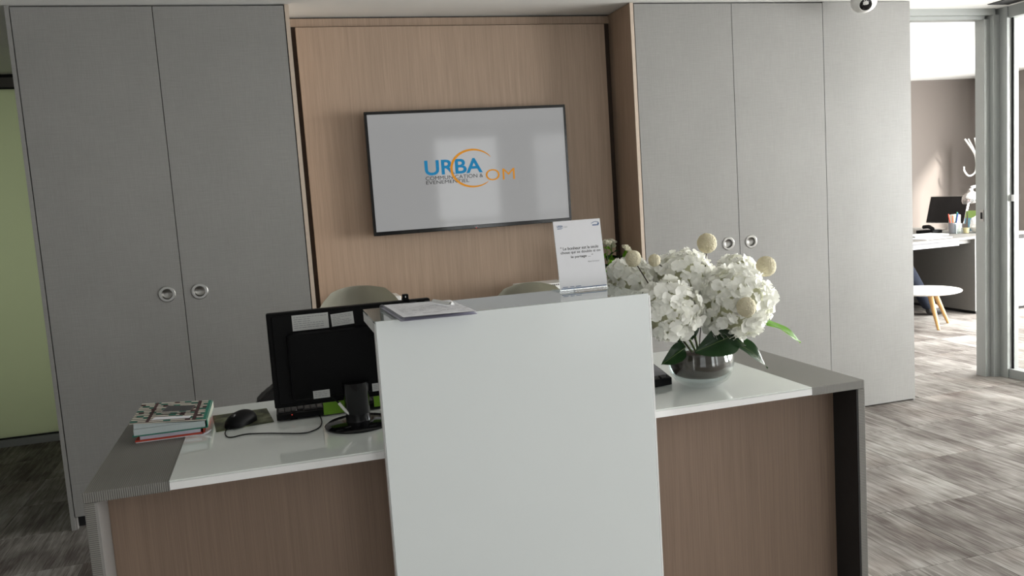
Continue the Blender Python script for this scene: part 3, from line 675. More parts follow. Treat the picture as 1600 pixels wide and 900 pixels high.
# ------------------------------------------------------------------ spiral notepad and pen on the counter
pd_ = thing('notepad', (0.80, 0.04, PZ), 'spiral bound notepad with handwritten lilac pages on the counter', 'notepad')
A_, B_, C_, D_ = Vector((0.704, 0.191, 0)), Vector((0.716, -0.092, 0)), Vector((0.893, -0.098, 0)), Vector((0.884, 0.165, 0))
def pad(u, v, z): p = (B_ * (1 - u) + C_ * u) * (1 - v) + (A_ * (1 - u) + D_ * u) * v; p.z = PZ + z; return p
def sheet(u0, u1, v0, v1, z, t, wob, seed):
    bm = nb(); rr = random.Random(seed); ph1 = rr.uniform(0, 6)
    def f(s): return lambda a, b: pad(u0 + (u1 - u0) * a, v0 + (v1 - v0) * b, z + s + wob * (math.sin(2.6 * a + ph1) * 0.5 + 0.5) * (0.4 + 0.6 * (1 - b)))
    add_grid(bm, f(t), 12, 8); add_grid(bm, f(0), 12, 8)
    bmesh.ops.recalc_face_normals(bm, faces=bm.faces[:]); return bm
part('backing', sheet(0.0, 1.0, 0.0, 1.0, 0.0004, 0.0012, 0.0, 1), 'paper_lilac', pd_)
part('pages', sheet(0.03, 0.985, 0.005, 0.99, 0.002, 0.0035, 0.0008, 2), 'paper_lilac', pd_, True)
part('page', sheet(0.03, 0.99, 0.0, 0.99, 0.0068, 0.0004, 0.0022, 3), 'paper', pd_, True)
bm = nb(); rr = random.Random(5)
for r_ in range(26):
    v = 0.96 - r_ * 0.036; u = 0.10
    while u < 0.93:
        l = rr.uniform(0.03, 0.13); w_ = rr.uniform(0.006, 0.011)
        if rr.random() < 0.36:
            for k in range(1): add_quad(bm, pad(u, v, 0.0107), pad(u + l, v, 0.0107), pad(u + l, v + w_, 0.0107), pad(u, v + w_, 0.0107))
        u += l + 0.02
part('handwriting', bm, 'ink_grey', pd_)['kind'] = 'stuff'
rg = nb()
for k in range(30):
    v = 0.03 + k * 0.0322; p = pad(0.012, v, 0.005)
    tr = [p + Vector((0.006 * math.cos(a), 0, 0.0052 * math.sin(a))) for a in [2 * PI * i / 10 for i in range(11)]]
    add_tube(rg, tr, 0.0005, 4, smooth=0)
part('spiral', rg, 'ink_grey', pd_)
pn = thing('pen', (0.842, 0.065, PZ + 0.012), 'white ballpoint pen lying on the notepad', 'pen')
pa, pb = Vector((0.826, 0.120, PZ + 0.0155)), Vector((0.856, 0.012, PZ + 0.0155)); dv = (pb - pa).normalized()
part('barrel', rod(pa + dv * 0.012, pb, 0.0046, 0.0046, 14), 'white_plastic', pn, True)
part('tip', rod(pa, pa + dv * 0.012, 0.0010, 0.0042, 14), 'ink_grey', pn, True)
part('ring', rod(pb - dv * 0.004, pb + dv * 0.003, 0.0052, 0.0048, 14), 'chrome', pn, True)

# ------------------------------------------------------------------ quote stand
sg = thing('sign_holder', (1.245, 0.15, PZ), 'clear acrylic stand holding a white quote card on the counter', 'sign')
sx0, sx1, sy, lean = 1.1795, 1.3165, 0.142, 0.16
def sgp(u, v, d): return Vector((u, sy + v * math.sin(lean) + d * math.cos(lean), PZ + 0.003 + v * math.cos(lean) - d * math.sin(lean)))
SH = 0.189
bm = nb(); add_prism(bm, [(sx0, 0.0), (sx1, 0.0), (sx1, SH), (sx0, SH)], sgp, 0.0018); part('holder', bm, 'acrylic', sg)
part('foot', box(sx0 - 0.003, sx1, sy - 0.004, sy + 0.070, PZ + 0.0002, PZ + 0.0026), 'acrylic', sg)
bm = nb(); add_prism(bm, [(sx0 + 0.001, 0.003), (sx1 - 0.001, 0.003), (sx1 - 0.001, SH - 0.001), (sx0 + 0.001, SH - 0.001)], lambda u, v, d: sgp(u, v, -0.0012 + d), 0.001)
card = part('card', bm, 'paper', sg)
SF = lambda u, v: sgp(sx0 + u * (sx1 - sx0), v * SH, -0.0015)
# u, v are fractions of the card
fit_text('quote', '" Le bonheur est la seule', 0.100, 0.895, 0.575, 0.620, SF, 'ink', card, 0.006)
fit_text('quote', 'chose qui se double si on', 0.095, 0.930, 0.510, 0.558, SF, 'ink', card, 0.006)
fit_text('quote', 'le partage ... "', 0.300, 0.760, 0.445, 0.492, SF, 'ink', card, 0.006)
fit_text('attribution', 'Albert Schweitzer', 0.640, 0.885, 0.378, 0.398, SF, 'ink_grey', card)
fit_text('corner_logo', 'URBA', 0.075, 0.200, 0.905, 0.935, SF, 'ink_blue', card, 0.02)
fit_text('corner_logo', 'OM', 0.225, 0.290, 0.898, 0.915, SF, 'ink_grey', card)
bm = nb()
for a, b, c_, d_ in ((0.08, 0.195, 0.890, 0.895), (0.08, 0.17, 0.880, 0.885), (0.82, 0.955, 0.898, 0.912), (0.93, 0.965, 0.915, 0.935)):
    add_quad(bm, SF(a, c_), SF(b, c_), SF(b, d_), SF(a, d_))
for k in range(12):
    t0, t1 = k / 12, (k + 1) / 12
    f = lambda t, o: SF(0.80 + 0.16 * t, 0.905 + 0.045 * math.sin(PI * (0.15 + 0.6 * t)) + o)
    add_quad(bm, f(t0, 0), f(t1, 0), f(t1, 0.007), f(t0, 0.007))
part('emblem', bm, 'ink_blue', card)
bm = nb(); add_quad(bm, SF(0.03, 0.022), SF(0.975, 0.022), SF(0.975, 0.032), SF(0.03, 0.032)); part('blue_line', bm, 'ink_blue', card)
bm = nb()
for a, b in ((0.06, 0.17), (0.21, 0.30), (0.33, 0.44)): add_quad(bm, SF(a, 0.045), SF(b, 0.045), SF(b, 0.053), SF(a, 0.053))
part('small_print', bm, 'ink_blue', card)

# ------------------------------------------------------------------ desk telephone half hidden behind the counter
tp = thing('desk_phone', (1.50, 0.27, T + 0.001), 'black desk telephone behind the flower bowl', 'telephone')
def tpf(u, v, d): return Vector((1.335 + u * 0.205 - v * 0.0, 0.195 + v * 0.19 + u * 0.04, T + 0.0012 + d))
def slab(u0, u1, v0, v1, z0, z1):
    bm = nb(); q = [(u0, v0), (u1, v0), (u1, v1), (u0, v1)]
    a = [bm.verts.new(tpf(u, v, z0)) for u, v in q]; b = [bm.verts.new(tpf(u, v, z1 + v * 0.032)) for u, v in q]
    bm.faces.new(a[::-1]); bm.faces.new(b)
    for i in range(4): j = (i + 1) % 4; bm.faces.new((a[i], a[j], b[j], b[i]))
    return bm
part('body', slab(0, 1, 0, 1, 0, 0.020), 'matt_black', tp)
part('face', slab(0.32, 0.97, 0.12, 0.97, 0.0205, 0.024), 'ink_grey', tp)
for i in range(5):
    for j in range(2): part('key', slab(0.36 + i * 0.12, 0.44 + i * 0.12, 0.02 + j * 0.05, 0.06 + j * 0.05, 0.021, 0.024), 'key_grey', tp)
bm = nb(); add_tube(bm, [tpf(0.14, 0.05, 0.036), tpf(0.14, 0.3, 0.050), tpf(0.14, 0.7, 0.058), tpf(0.14, 0.95, 0.052)], 0.015, 12)
part('handset', bm, 'matt_black', tp, True)

# ------------------------------------------------------------------ flower bowl
VX, VY = 1.610, 0.185; VZ = T + 0.0012
vs = thing('glass_bowl_vase', (VX, VY, VZ), 'round clear glass bowl vase with dark soil under the hydrangeas', 'vase')
out = [(0.0, 0.0), (0.038, 0.0), (0.055, 0.004), (0.076, 0.018), (0.091, 0.042), (0.0945, 0.066), (0.092, 0.088), (0.088, 0.1035)]
inn = [(0.0855, 0.1035), (0.0885, 0.088), (0.091, 0.066), (0.0872, 0.042), (0.072, 0.0225), (0.05, 0.0125), (0.0, 0.0105)]
part('bowl', lathe(out + inn, (VX, VY, VZ), seg=56), 'vase_glass', vs, True, ang=60)
so_ = lathe([(0.0, 0.030), (0.064, 0.030), (0.078, 0.037), (0.0860, 0.054), (0.0868, 0.078), (0.07, 0.090), (0.03, 0.095), (0.0, 0.096)], (VX, VY, VZ), seg=40)
for v in so_.verts:
    n_ = noise.noise(v.co * 60); v.co += (Vector((VX, VY, v.co.z)) - v.co) * (0.10 * max(0, n_))
part('soil', so_, 'soil', vs, True)

def floret_mesh(seed):
    rr = random.Random(seed); bm = nb()
    for k in range(4):
        a = k * PI / 2 + rr.uniform(-0.2, 0.2); L_ = 0.0185 * rr.uniform(0.85, 1.15); Wd = 0.0115 * rr.uniform(0.9, 1.15); cup = rr.uniform(0.1, 0.75); curl = rr.uniform(-0.35, 0.4)
        us = (0.0, 0.42, 0.80, 1.0); ws = (0.12, 0.85, 1.0, 0.42); R = Matrix.Rotation(a, 3, 'Z'); g = []
        for i, (u, wv) in enumerate(zip(us, ws)):
            row = []
            for s in (-1, 0, 1):
                x = L_ * u * (1.0 if s == 0 or u < 1 else 0.93)
                z = L_ * (cup * u - (cup - curl) * u * u * 0.7) + (0.0022 * rr.uniform(-1, 1) if u > 0.5 else 0) + (0.0018 * abs(s) * u)
                row.append(bm.verts.new(R @ Vector((x, s * Wd * wv, z))))
            g.append(row)
        for i in range(3):
            for j in range(2): bm.faces.new((g[i][j], g[i + 1][j], g[i + 1][j + 1], g[i][j + 1]))
    me = to_mesh('floret', bm, True, 180); me.materials.append(MATS['petal']); return me
FLO = [floret_mesh(s) for s in range(8)]
def leaf_bm(base, tip, width, side, droop=0.02, fold=0.35, wavy=0.004, seed=0):
    base, tip, side = Vector(base), Vector(tip), Vector(side).normalized(); ax = tip - base; nrm = ax.cross(side).normalized()
    if nrm.z < 0: nrm = -nrm
    rr = random.Random(seed); ph = rr.uniform(0, 6); bm = nb()
    def fn(u, v):
        s = (v - 0.5) * 2; wd = width * (math.sin(PI * min(1, u ** 0.8)) ** 0.75) * (1 - 0.25 * u)
        return base + ax * u + side * (s * wd) + nrm * (droop * math.sin(PI * u) + fold * abs(s) * wd + wavy * math.sin(9 * u + ph + 2 * s) * abs(s))
    add_grid(bm, fn, 14, 6); bmesh.ops.remove_doubles(bm, verts=bm.verts[:], dist=1e-6); return bm
def vein(base, tip, width, side, droop=0.02):
    base, tip = Vector(base), Vector(tip); side = Vector(side).normalized(); nrm = (tip - base).cross(side).normalized()
    if nrm.z < 0: nrm = -nrm
    pts = [base + (tip - base) * u + nrm * (droop * math.sin(PI * u) + 0.0004) for u in (0, 0.25, 0.5, 0.75, 0.97)]
    return tube(pts, 0.0011, 6, 0.0004)
HY = []
def hydrangea(c, r, n, label, stem_to, leaves, seed, squash=(1, 1, 0.92)):
    c = Vector(c); rr = random.Random(seed)
    t = thing('hydrangea', (VX + (c.x - VX) * 0.12, VY + (c.y - VY) * 0.12, VZ + 0.097), label, 'flower', 'white hydrangeas in the glass bowl')
    sb = Vector(t.location); part('stem', tube([sb, sb.lerp(c, 0.5) + Vector((0, 0, 0.01)), c - Vector((0, 0, r * 0.4))], 0.0036, 8), 'stem_green', t, True)
    core = lathe([(r * 0.72 * math.sin(a * PI / 12) * squash[0], -r * 0.72 * squash[2] * math.cos(a * PI / 12)) for a in range(13)], c, seg=20)
    part('flower_core', core, 'petal_core', t, True)
    ga = PI * (3 - 5 ** 0.5)
    for i in range(n):
        z = 1 - 2 * (i + 0.5) / n; q = math.sqrt(1 - z * z); th = ga * i
        d = Vector((q * math.cos(th), q * math.sin(th), z)); d += Vector([rr.uniform(-0.13, 0.13) for _ in range(3)]); d.normalize()
        lump = 1 + 0.13 * noise.noise(d * 2.3 + Vector((seed * 3.1, 0, 0)))
        p = c + Vector((d.x * squash[0], d.y * squash[1], d.z * squash[2])) * (r * 0.88 * lump * rr.uniform(0.92, 1.05))
        nd_ = (d + Vector([rr.uniform(-0.62, 0.62) for _ in range(3)])).normalized()
        qn = Vector((0, 0, 1)).rotation_difference(nd_) @ Quaternion((0, 0, 1), rr.uniform(0, 6.28))
        share('floret', rr.choice(FLO), t, p, qn, rr.uniform(0.82, 1.12))
    for k, (b, tp_, wd, sd_, dr_, mt) in enumerate(leaves):
        l = part('leaf', leaf_bm(b, tp_, wd, sd_, dr_, seed=seed * 7 + k), mt, t, True, ang=180)
        part('midrib', vein(b, tp_, wd, sd_, dr_), 'stem_green', l, True)
    HY.append(t); return t
hydrangea((1.684, 0.115, 0.990), 0.118, 235, 'largest white hydrangea head, at the right front of the bowl', None,
          [((1.66, 0.15, 0.885), (1.775, 0.10, 0.795), 0.030, (0.5, 0.6, 0.5), 0.020, 'leaf_dark'),
           ((1.775, 0.16, 0.930), (1.945, 0.185, 0.838), 0.019, (0.2, 0.75, 0.55), 0.010, 'leaf_bright')], 3)
hydrangea((1.466, 0.085, 0.996), 0.094, 155, 'white hydrangea head low at the front, beside the counter edge', None,
          [((1.535, 0.13, 0.878), (1.445, 0.10, 0.845), 0.030, (0.1, -0.5, -0.85), 0.006, 'leaf_dark'),
           ((1.700, 0.115, 0.905), (1.535, 0.080, 0.872), 0.054, (0.0, -0.40, -0.9), 0.012, 'leaf_dark'),
           ((1.60, 0.15, 0.935), (1.700, 0.085, 0.872), 0.044, (0.2, -0.5, -0.85), 0.012, 'leaf_dark')], 5)
hydrangea((1.590, 0.240, 1.050), 0.104, 175, 'white hydrangea head at the top middle of the bouquet', None,
          [((1.575, 0.18, 0.885), (1.575, 0.14, 1.00), 0.050, (1, 0, 0), 0.01, 'leaf_dark'), ((1.54, 0.17, 0.885), (1.53, 0.15, 0.97), 0.045, (1, 0.1, 0), 0.01, 'leaf_dark')], 9)
hydrangea((1.440, 0.270, 1.058), 0.078, 120, 'white hydrangea head at the far left above the counter', None,
          [((1.56, 0.22, 0.92), (1.46, 0.22, 0.98), 0.035, (0, 1, 0.2), 0.01, 'leaf_dark')], 13)
hydrangea((1.820, 0.330, 1.047), 0.064, 90, 'small white hydrangea head at the back near the cabinet handles', None, [], 17)
def pompom(c, r, label, stem, seed, via=None):
    c = Vector(c); t = thing('pompom_flower', Vector(stem), label, 'flower', 'cream pompom flowers in the bouquet')
    bm = nb(); bmesh.ops.create_icosphere(bm, subdivisions=5, radius=r); rr = random.Random(seed)
    for v in bm.verts: v.co = v.co * (1 + rr.uniform(-0.07, 0.06)) * (1.0 + 0.10 * max(0, v.co.z / r)) + c
    part('head', bm, 'pompom_fuzz', t, True, ang=180)
    part('stem', tube([Vector(stem), Vector(via) if via else Vector(stem).lerp(c, 0.6), c - (c - Vector(via or stem)).normalized() * r * 0.9], 0.0016, 6), 'twig', t, True)
pompom((1.654, 0.200, 1.158), 0.0270, 'cream pompom flower standing highest in the bouquet', (1.62, 0.21, 0.852), 1)
pompom((1.813, 0.150, 1.080), 0.0275, 'cream pompom flower sticking out at the right of the bouquet', (1.65, 0.19, 0.852), 2, (1.715, 0.13, 1.02))
pompom((1.4105, 0.175, 1.136), 0.0215, 'cream pompom flower at the far left of the bouquet', (1.57, 0.16, 0.852), 3)
pompom((1.651, -0.004, 0.995), 0.0250, 'cream pompom flower nestled in the front of the largest hydrangea', (1.64, 0.13, 0.852), 4, (1.70, 0.115, 0.985))
pompom((1.470, 0.165, 1.127), 0.0165, 'small cream pompom flower between two left hydrangeas', (1.60, 0.17, 0.852), 5, (1.56, 0.25, 1.06))

# ------------------------------------------------------------------ swivel chairs behind the desk
def chair(loc, yaw, zs, label):
    t = thing('desk_chair', (0, 0, 0), label, 'chair', 'khaki swivel chairs behind the desk')
    def shell(a, b):       # a: 0 seat front -> 1 back top ; b across
        s = (b - 0.5) * 2
        if a < 0.45: u = a / 0.45; y = -0.26 + 0.36 * u; z = 0.45 - 0.03 * math.sin(PI * u) + zs; w_ = 0.19 + 0.02 * math.sin(PI * u); rise = 0.05 * u
        else:
            u = (a - 0.45) / 0.55; y = 0.10 + 0.10 * math.sin(PI / 2 * u); z = 0.45 + zs + 0.57 * u ** 1.15; rise = 0; w_ = 0.21 * (1 - 0.14 * u) * (1 - max(0, (u - 0.70) / 0.30) ** 3 * 0.42)
        wrap = 0.075 * abs(s) ** 2.2 if a >= 0.45 else 0.03 * abs(s) ** 2.2
        zz = z + rise * abs(s) ** 2 - (0.012 * abs(s) ** 2 if a > 0.9 else 0)
        return Vector((s * w_, y - (wrap if a >= 0.45 else 0), zz + (wrap if a < 0.45 else 0)))
    bm = nb(); add_grid(bm, shell, 36, 18); bmesh.ops.solidify(bm, geom=bm.faces[:], thickness=0.018)
    part('shell', bm, 'khaki_shell', t, True, ang=50)
    part('seat_cushion', box(-0.17, 0.17, -0.24, 0.06, 0.452 + zs, 0.485 + zs, bev=0.014), 'khaki_shell', t, True)
    part('column', rod((0, -0.06, 0.10), (0, -0.06, 0.425 + zs), 0.022, 0.022, 16), 'chrome', t, True)
    part('hub', rod((0, -0.06, 0.07), (0, -0.06, 0.13), 0.035, 0.03, 16), 'chrome', t, True)
    for k in range(5):
        a = k * 2 * PI / 5 + 0.3; e = Vector((0.25 * math.cos(a), -0.06 + 0.25 * math.sin(a), 0.07))
        part('leg', tube([(0, -0.06, 0.10), Vector((0, -0.06, 0.095)).lerp(e, 0.5), e], 0.016, 8, 0.011), 'chrome', t, True)
        part('caster', rod(e + Vector((-0.012 * math.sin(a), 0.012 * math.cos(a), -0.041)), e + Vector((0.012 * math.sin(a), -0.012 * math.cos(a), -0.041)), 0.028, 0.028, 14), 'soft_black', t, True)
    t.location = loc; t.rotation_euler.z = yaw
    return t
chair((0.757, 1.16, 0), 0.05, 0.0, 'khaki shell swivel chair behind the black monitor')
chair((1.40, 1.16, 0), -0.30, -0.052, 'khaki shell swivel chair, lower, behind the counter beside the quote card')

# dark bag standing behind the left part of the desk
bg_ = thing('laptop_bag', (0.50, 0.86, 0), 'dark grey bag behind the desk beside the monitor', 'bag')
bm = nb(); add_prism(bm, [(0.345, 0.0), (0.52, 0.0), (0.52, 0.775), (0.43, 0.775), (0.395, 0.757), (0.368, 0.735), (0.345, 0.715)], lambda u, v, d: Vector((u, 0.82 + d, v)), 0.09)
bmesh.ops.bevel(bm, geom=bm.edges[:], offset=0.010, segments=2, affect='EDGES'); part('body', bm, 'soft_black', bg_, True)
part('strap', tube([(0.44, 0.865, 0.77), (0.45, 0.865, 0.79), (0.49, 0.865, 0.79), (0.50, 0.865, 0.77)], 0.008, 8), 'soft_black', bg_, True)

# ------------------------------------------------------------------ low sideboard in the niche with vase and boxes
sb_ = thing('sideboard', (1.44, 2.09, 0), 'low oak sideboard in the niche under the television', 'sideboard')
part('body', box(0.66, 2.22, 1.96, 2.229, 0.06, 0.72), 'oak', sb_); part('top', box(0.655, 2.225, 1.95, 2.229, 0.72, 0.74), 'oak_edge', sb_)
part('plinth', box(0.68, 2.20, 1.98, 2.22, 0, 0.06), 'black_gap', sb_)
for k in range(3): part('door', box(0.664 + k * 0.519, 0.664 + k * 0.519 + 0.514, 1.945, 1.959, 0.065, 0.715), 'oak', sb_)
def basket(x0, x1, top, label):
    t = thing('storage_box', ((x0 + x1) / 2, 2.03, 0.741), label, 'box', 'white perforated boxes on the sideboard')
    part('body', box(x0, x1, 1.965, 2.12, 0.7412, top, bev=0.004), 'white_plastic', t)
    bm = nb(); n = int((x1 - x0 - 0.02) / 0.0095)
    for k in range(n):
        for z in (top - 0.012,): add_box(bm, x0 + 0.01 + k * 0.0095, x0 + 0.0145 + k * 0.0095, 1.9638, 1.9652, z, z + 0.007)
    part('slots', bm, 'matt_black', t)
basket(0.80, 1.008, 0.895, 'white perforated box peeking out beside the left chair')
basket(1.60, 1.84, 0.884, 'white perforated box peeking out behind the quote card')
v2 = thing('glass_vase', (2.085, 2.07, 0.741), 'tall clear glass vase of white ranunculus in the niche corner', 'vase')
v2x, v2y = 2.115, 2.06
part('body', lathe([(0, 0.0), (0.052, 0.0), (0.056, 0.12), (0.062, 0.155), (0.060, 0.155), (0.053, 0.12), (0.049, 0.006), (0, 0.006)], (v2x, v2y, 0.7412), seg=32), 'tumbler', v2, True)
rr = random.Random(21)
RN = [(2.082, 2.02, 1.060, 0.030), (2.185, 1.995, 1.022, 0.032), (2.135, 2.08, 1.058, 0.030), (2.15, 2.12, 1.035, 0.026), (2.055, 2.08, 1.04, 0.026)]
RL = ['white ranunculus highest at the left of the niche vase', 'white ranunculus lowest at the right of the niche vase', 'white ranunculus in the middle of the niche vase', 'white ranunculus at the back right of the niche vase', 'white ranunculus at the back left of the niche vase']
for k, (x, y, z, r) in enumerate(RN):
    base = Vector((v2x + (x - v2x) * 0.3, v2y + (y - v2y) * 0.3, 0.752)); c = Vector((x, y, z))
    t = thing('ranunculus', base, RL[k], 'flower', 'white ranunculus in the niche vase')
    part('stem', tube([base, base.lerp(c, 0.5), c - Vector((0, 0, r * 0.5))], 0.0026, 6), 'stem_green', t, True)
    up = (c - Vector((v2x, v2y, 0.9))).normalized(); q0 = Vector((0, 0, 1)).rotation_difference(up)
    for ring, (nn, rad, opn) in enumerate(((4, 0.35, 0.2), (5, 0.6, 0.5), (6, 0.85, 0.9), (7, 1.0, 1.25))):
        for i in range(nn):
            a = 2 * PI * i / nn + ring * 0.5; bm = nb()
            def fn(u, v, a=a, rad=rad, opn=opn):
                s = (v - 0.5) * 2; rr_ = r * rad * (0.25 + 0.75 * math.sin(u * PI / 2 * 0.95 + 0.05)); zz = r * (0.9 - 0.35 * opn) * u - r * 0.35 + (-0.15 * r * opn * u * u)
                aa = a + s * (PI / nn) * 1.25 * (0.5 + 0.5 * math.sin(PI * min(1, 0.2 + u * 0.8)))
                return c + q0 @ Vector((rr_ * math.cos(aa), rr_ * math.sin(aa), zz + 0.003 * math.sin(5 * s + a)))
            add_grid(bm, fn, 4, 4); part('petal', bm, 'ranunculus_petal', t, True, ang=180)
    for i in range(9):
        a = rr.uniform(0, 2 * PI); h = rr.uniform(0.2, 0.85); b = base.lerp(c, h * 0.75 + 0.2); tip = b + Vector((0.055 * math.cos(a), 0.045 * math.sin(a) - 0.012, rr.uniform(0.005, 0.05)))
        if tip.x > 2.245: tip.x = 2.245
        if tip.y > 2.22: tip.y = 2.22
        part('leaf', leaf_bm(b, tip, 0.014, (math.sin(a), -math.cos(a), 0.3), 0.006, seed=k * 10 + i), 'leaf_bright' if i % 3 else 'leaf_dark', t, True, ang=180)

# ------------------------------------------------------------------ the office beyond the doorway
st = thing('side_table', (5.67, 3.86, 0), 'small round white side table with tapered wooden legs in the office', 'table')
part('top', lathe([(0, 0.282), (0.26, 0.282), (0.285, 0.290), (0.290, 0.298), (0.285, 0.304), (0, 0.304)], (5.67, 3.86, 0), seg=56), 'white_plastic', st, True)
for fx, fy in ((5.593, 3.613), (5.884, 3.822), (5.50, 4.05)):
    f = Vector((fx, fy, 0)); top = Vector((5.67, 3.86, 0.282)).lerp(Vector((fx, fy, 0.282)), 0.42)
    part('leg', rod(f, top, 0.013, 0.022, 16), 'light_wood', st, True)
DZ = 0.695
od = thing('office_desk', (6.4, 4.75, 0), 'grey office desk with a dark side panel seen through the doorway', 'desk')
part('top', box(5.62, 7.0, 4.02, 5.45, DZ - 0.022, DZ, bev=0.002), 'office_grey', od)
part('beam', box(5.66, 6.23, 4.06, 4.10, DZ - 0.072, DZ - 0.0225), 'ink_grey', od, label='silver steel beam under the top')
part('side_panel', box(6.36, 6.38, 4.02, 5.43, 0.03, DZ - 0.0225), 'office_grey', od)
part('end_panel', box(6.38, 7.0, 4.02, 4.04, 0.03, DZ - 0.06), 'paper_grey', od)
part('end_gap', box(6.38, 7.0, 4.03, 4.04, DZ - 0.06, DZ - 0.0225), 'black_gap', od)
part('plinth', box(6.39, 6.98, 4.05, 5.4, 0, 0.03), 'black_gap', od)
part('leg', box(5.66, 5.70, 5.40, 5.43, 0, DZ - 0.0225), 'steel', od)
part('bracket', box(6.23, 6.36, 4.065, 4.095, DZ - 0.06, DZ - 0.0225), 'office_grey', od)
ZD = DZ + 0.0005
om = thing('computer_monitor', (6.87, 4.845, DZ), 'black widescreen monitor with silver edge on the office desk', 'monitor')
def tilt(bm, piv, ang):
    bmesh.ops.rotate(bm, verts=bm.verts[:], cent=piv, matrix=Matrix.Rotation(ang, 3, 'Y')); return bm
pv = (6.8, 4.845, 0.77); ta = math.radians(14)
part('frame', tilt(box(6.800, 6.825, 4.602, 5.088, 0.765, 1.035, bev=0.004), pv, ta), 'chrome', om)
part('screen', tilt(box(6.7985, 6.7998, 4.609, 5.081, 0.770, 1.030), pv, ta), 'gloss_black', om)
part('stand', rod((6.87, 4.845, ZD + 0.012), (6.87, 4.845, 0.90), 0.02, 0.018, 14), 'chrome', om, True)
part('base', lathe([(0, 0), (0.1, 0), (0.1, 0.008), (0, 0.012)], (6.87, 4.845, ZD), seg=28), 'chrome', om, True)
lt = thing('laptop', (6.15, 4.98, DZ), 'grey open laptop at the left of the office desk', 'laptop')
part('base', box(6.02, 6.25, 4.86, 5.14, ZD, ZD + 0.014, bev=0.002), 'key_grey', lt)
part('lid', tilt(box(6.245, 6.252, 4.86, 5.14, ZD + 0.014, ZD + 0.20), (6.25, 5, ZD + 0.014), 0.25), 'office_grey', lt)
tag(part('paper_sheets', box(5.90, 6.20, 4.10, 4.31, ZD, ZD + 0.006, rot=0.1), 'paper'), 'white paper sheets at the edge of the office desk', 'paper')
tag(part('document_stack', box(6.05, 6.40, 4.36, 4.60, ZD, ZD + 0.012, rot=-0.06), 'paper_grey'), 'grey stack of documents behind the white sheets', 'paper')
op = thing('desk_phone', (6.42, 4.50, DZ), 'black handset telephone by the pen cup on the office desk', 'telephone')
part('body', box(6.41, 6.55, 4.60, 4.78, ZD, ZD + 0.03, bev=0.006, rot=0.2), 'matt_black', op, True)
part('handset', tube([(6.44, 4.60, ZD + 0.045), (6.47, 4.68, ZD + 0.062), (6.50, 4.78, ZD + 0.055)], 0.018, 10), 'matt_black', op, True)
pc = thing('pen_cup', (6.545, 4.46, DZ), 'grey mesh pen cup on the office desk', 'cup')
part('cup', lathe([(0, 0.001), (0.036, 0.001), (0.038, 0.10), (0.036, 0.10), (0.034, 0.004), (0, 0.004)], (6.545, 4.46, DZ), seg=24), 'ink_grey', pc, True)
for k, (m, dx, dy, l, lb) in enumerate((('orange_plastic', -0.02, -0.02, 0.16, 'orange marker in the pen cup'), ('green_plastic', 0.016, -0.008, 0.19, 'green pen in the pen cup'), ('blue_plastic', 0.02, -0.028, 0.18, 'blue pen in the pen cup'), ('red_card', -0.024, 0.02, 0.175, 'red pen leaning left in the pen cup'))):
    b = Vector((6.545 + dx * 0.3, 4.46 + dy * 0.3, DZ + 0.006)); e = b + Vector((dx, dy, 0)).normalized() * 0.03 + Vector((0, 0, l))
    t = thing('pen', b, lb, 'pen', 'pens in the office pen cup'); part('barrel', rod(b, b.lerp(e, 0.8), 0.006, 0.006, 10), m, t, True); part('cap', rod(b.lerp(e, 0.8), e, 0.0065, 0.005, 10), m, t, True)
tm = thing('drinking_glass', (6.535, 4.385, DZ), 'clear drinking glass beside the pen cup', 'glass')
part('body', lathe([(0, 0.001), (0.030, 0.001), (0.034, 0.09), (0.032, 0.09), (0.028, 0.006), (0, 0.006)], (6.535, 4.385, DZ), seg=24), 'tumbler', tm, True)
wb = thing('tissue_box', (6.68, 4.50, DZ), 'white upright tissue box in front of the office monitor', 'box')
part('carton', box(6.62, 6.70, 4.53, 4.60, ZD, ZD + 0.165, bev=0.008), 'cream', wb); part('opening', box(6.635, 6.685, 4.545, 4.585, ZD + 0.1652, ZD + 0.168), 'paper_grey', wb)
bk = thing('brochure_stand', (6.82, 4.45, DZ), 'lime and blue brochure standing on the office desk', 'brochure')
part('upper_print', box(6.85, 6.86, 4.47, 4.60, ZD + 0.12, ZD + 0.19), 'lime_card', bk); part('lower_print', box(6.85, 6.86, 4.47, 4.60, ZD, ZD + 0.12), 'sky_card', bk)
pb_ = thing('paper_bag', (6.70, 4.24, DZ), 'white crumpled paper bag at the right of the office desk', 'bag')
bm = nb(); bmesh.ops.create_icosphere(bm, subdivisions=4, radius=1.0)
for v in bm.verts:
    d = v.co.normalized(); k = 1 + 0.22 * noise.noise(d * 2.1) + 0.08 * noise.noise(d * 6); v.co = Vector((6.735 + d.x * 0.085 * k, 4.325 + d.y * 0.10 * k, max(ZD + 0.0005, ZD + 0.075 + d.z * 0.09 * k)))
part('bag', bm, 'white_plastic', pb_, False)
yp = thing('small_pot', (6.60, 4.365, DZ), 'small straw coloured pot beside the white paper bag', 'pot')
part('pot', lathe([(0, 0.001), (0.022, 0.001), (0.028, 0.05), (0.024, 0.05), (0.02, 0.01), (0, 0.01)], (6.60, 4.365, DZ), seg=20), 'straw', yp, True)
part('saucer', lathe([(0, 0), (0.03, 0), (0.032, 0.001), (0, 0.0015)], (6.60, 4.365, DZ), seg=20), 'matt_black', yp, True)
dl = thing('desk_lamp', (6.97, 4.55, DZ), 'chrome bell-shaped desk lamp on the office desk', 'lamp')
lh = Vector((6.80, 4.50, 0.995))
part('shade', lathe([(0.014, 0.105), (0.022, 0.095), (0.024, 0.075), (0.048, 0.064), (0.080, 0.034), (0.092, 0.0), (0.086, -0.03), (0.082, -0.03), (0.088, 0.0), (0.075, 0.03), (0.0, 0.062)], lh, (-0.12, 0.05, 1), 32), 'chrome', dl, True)
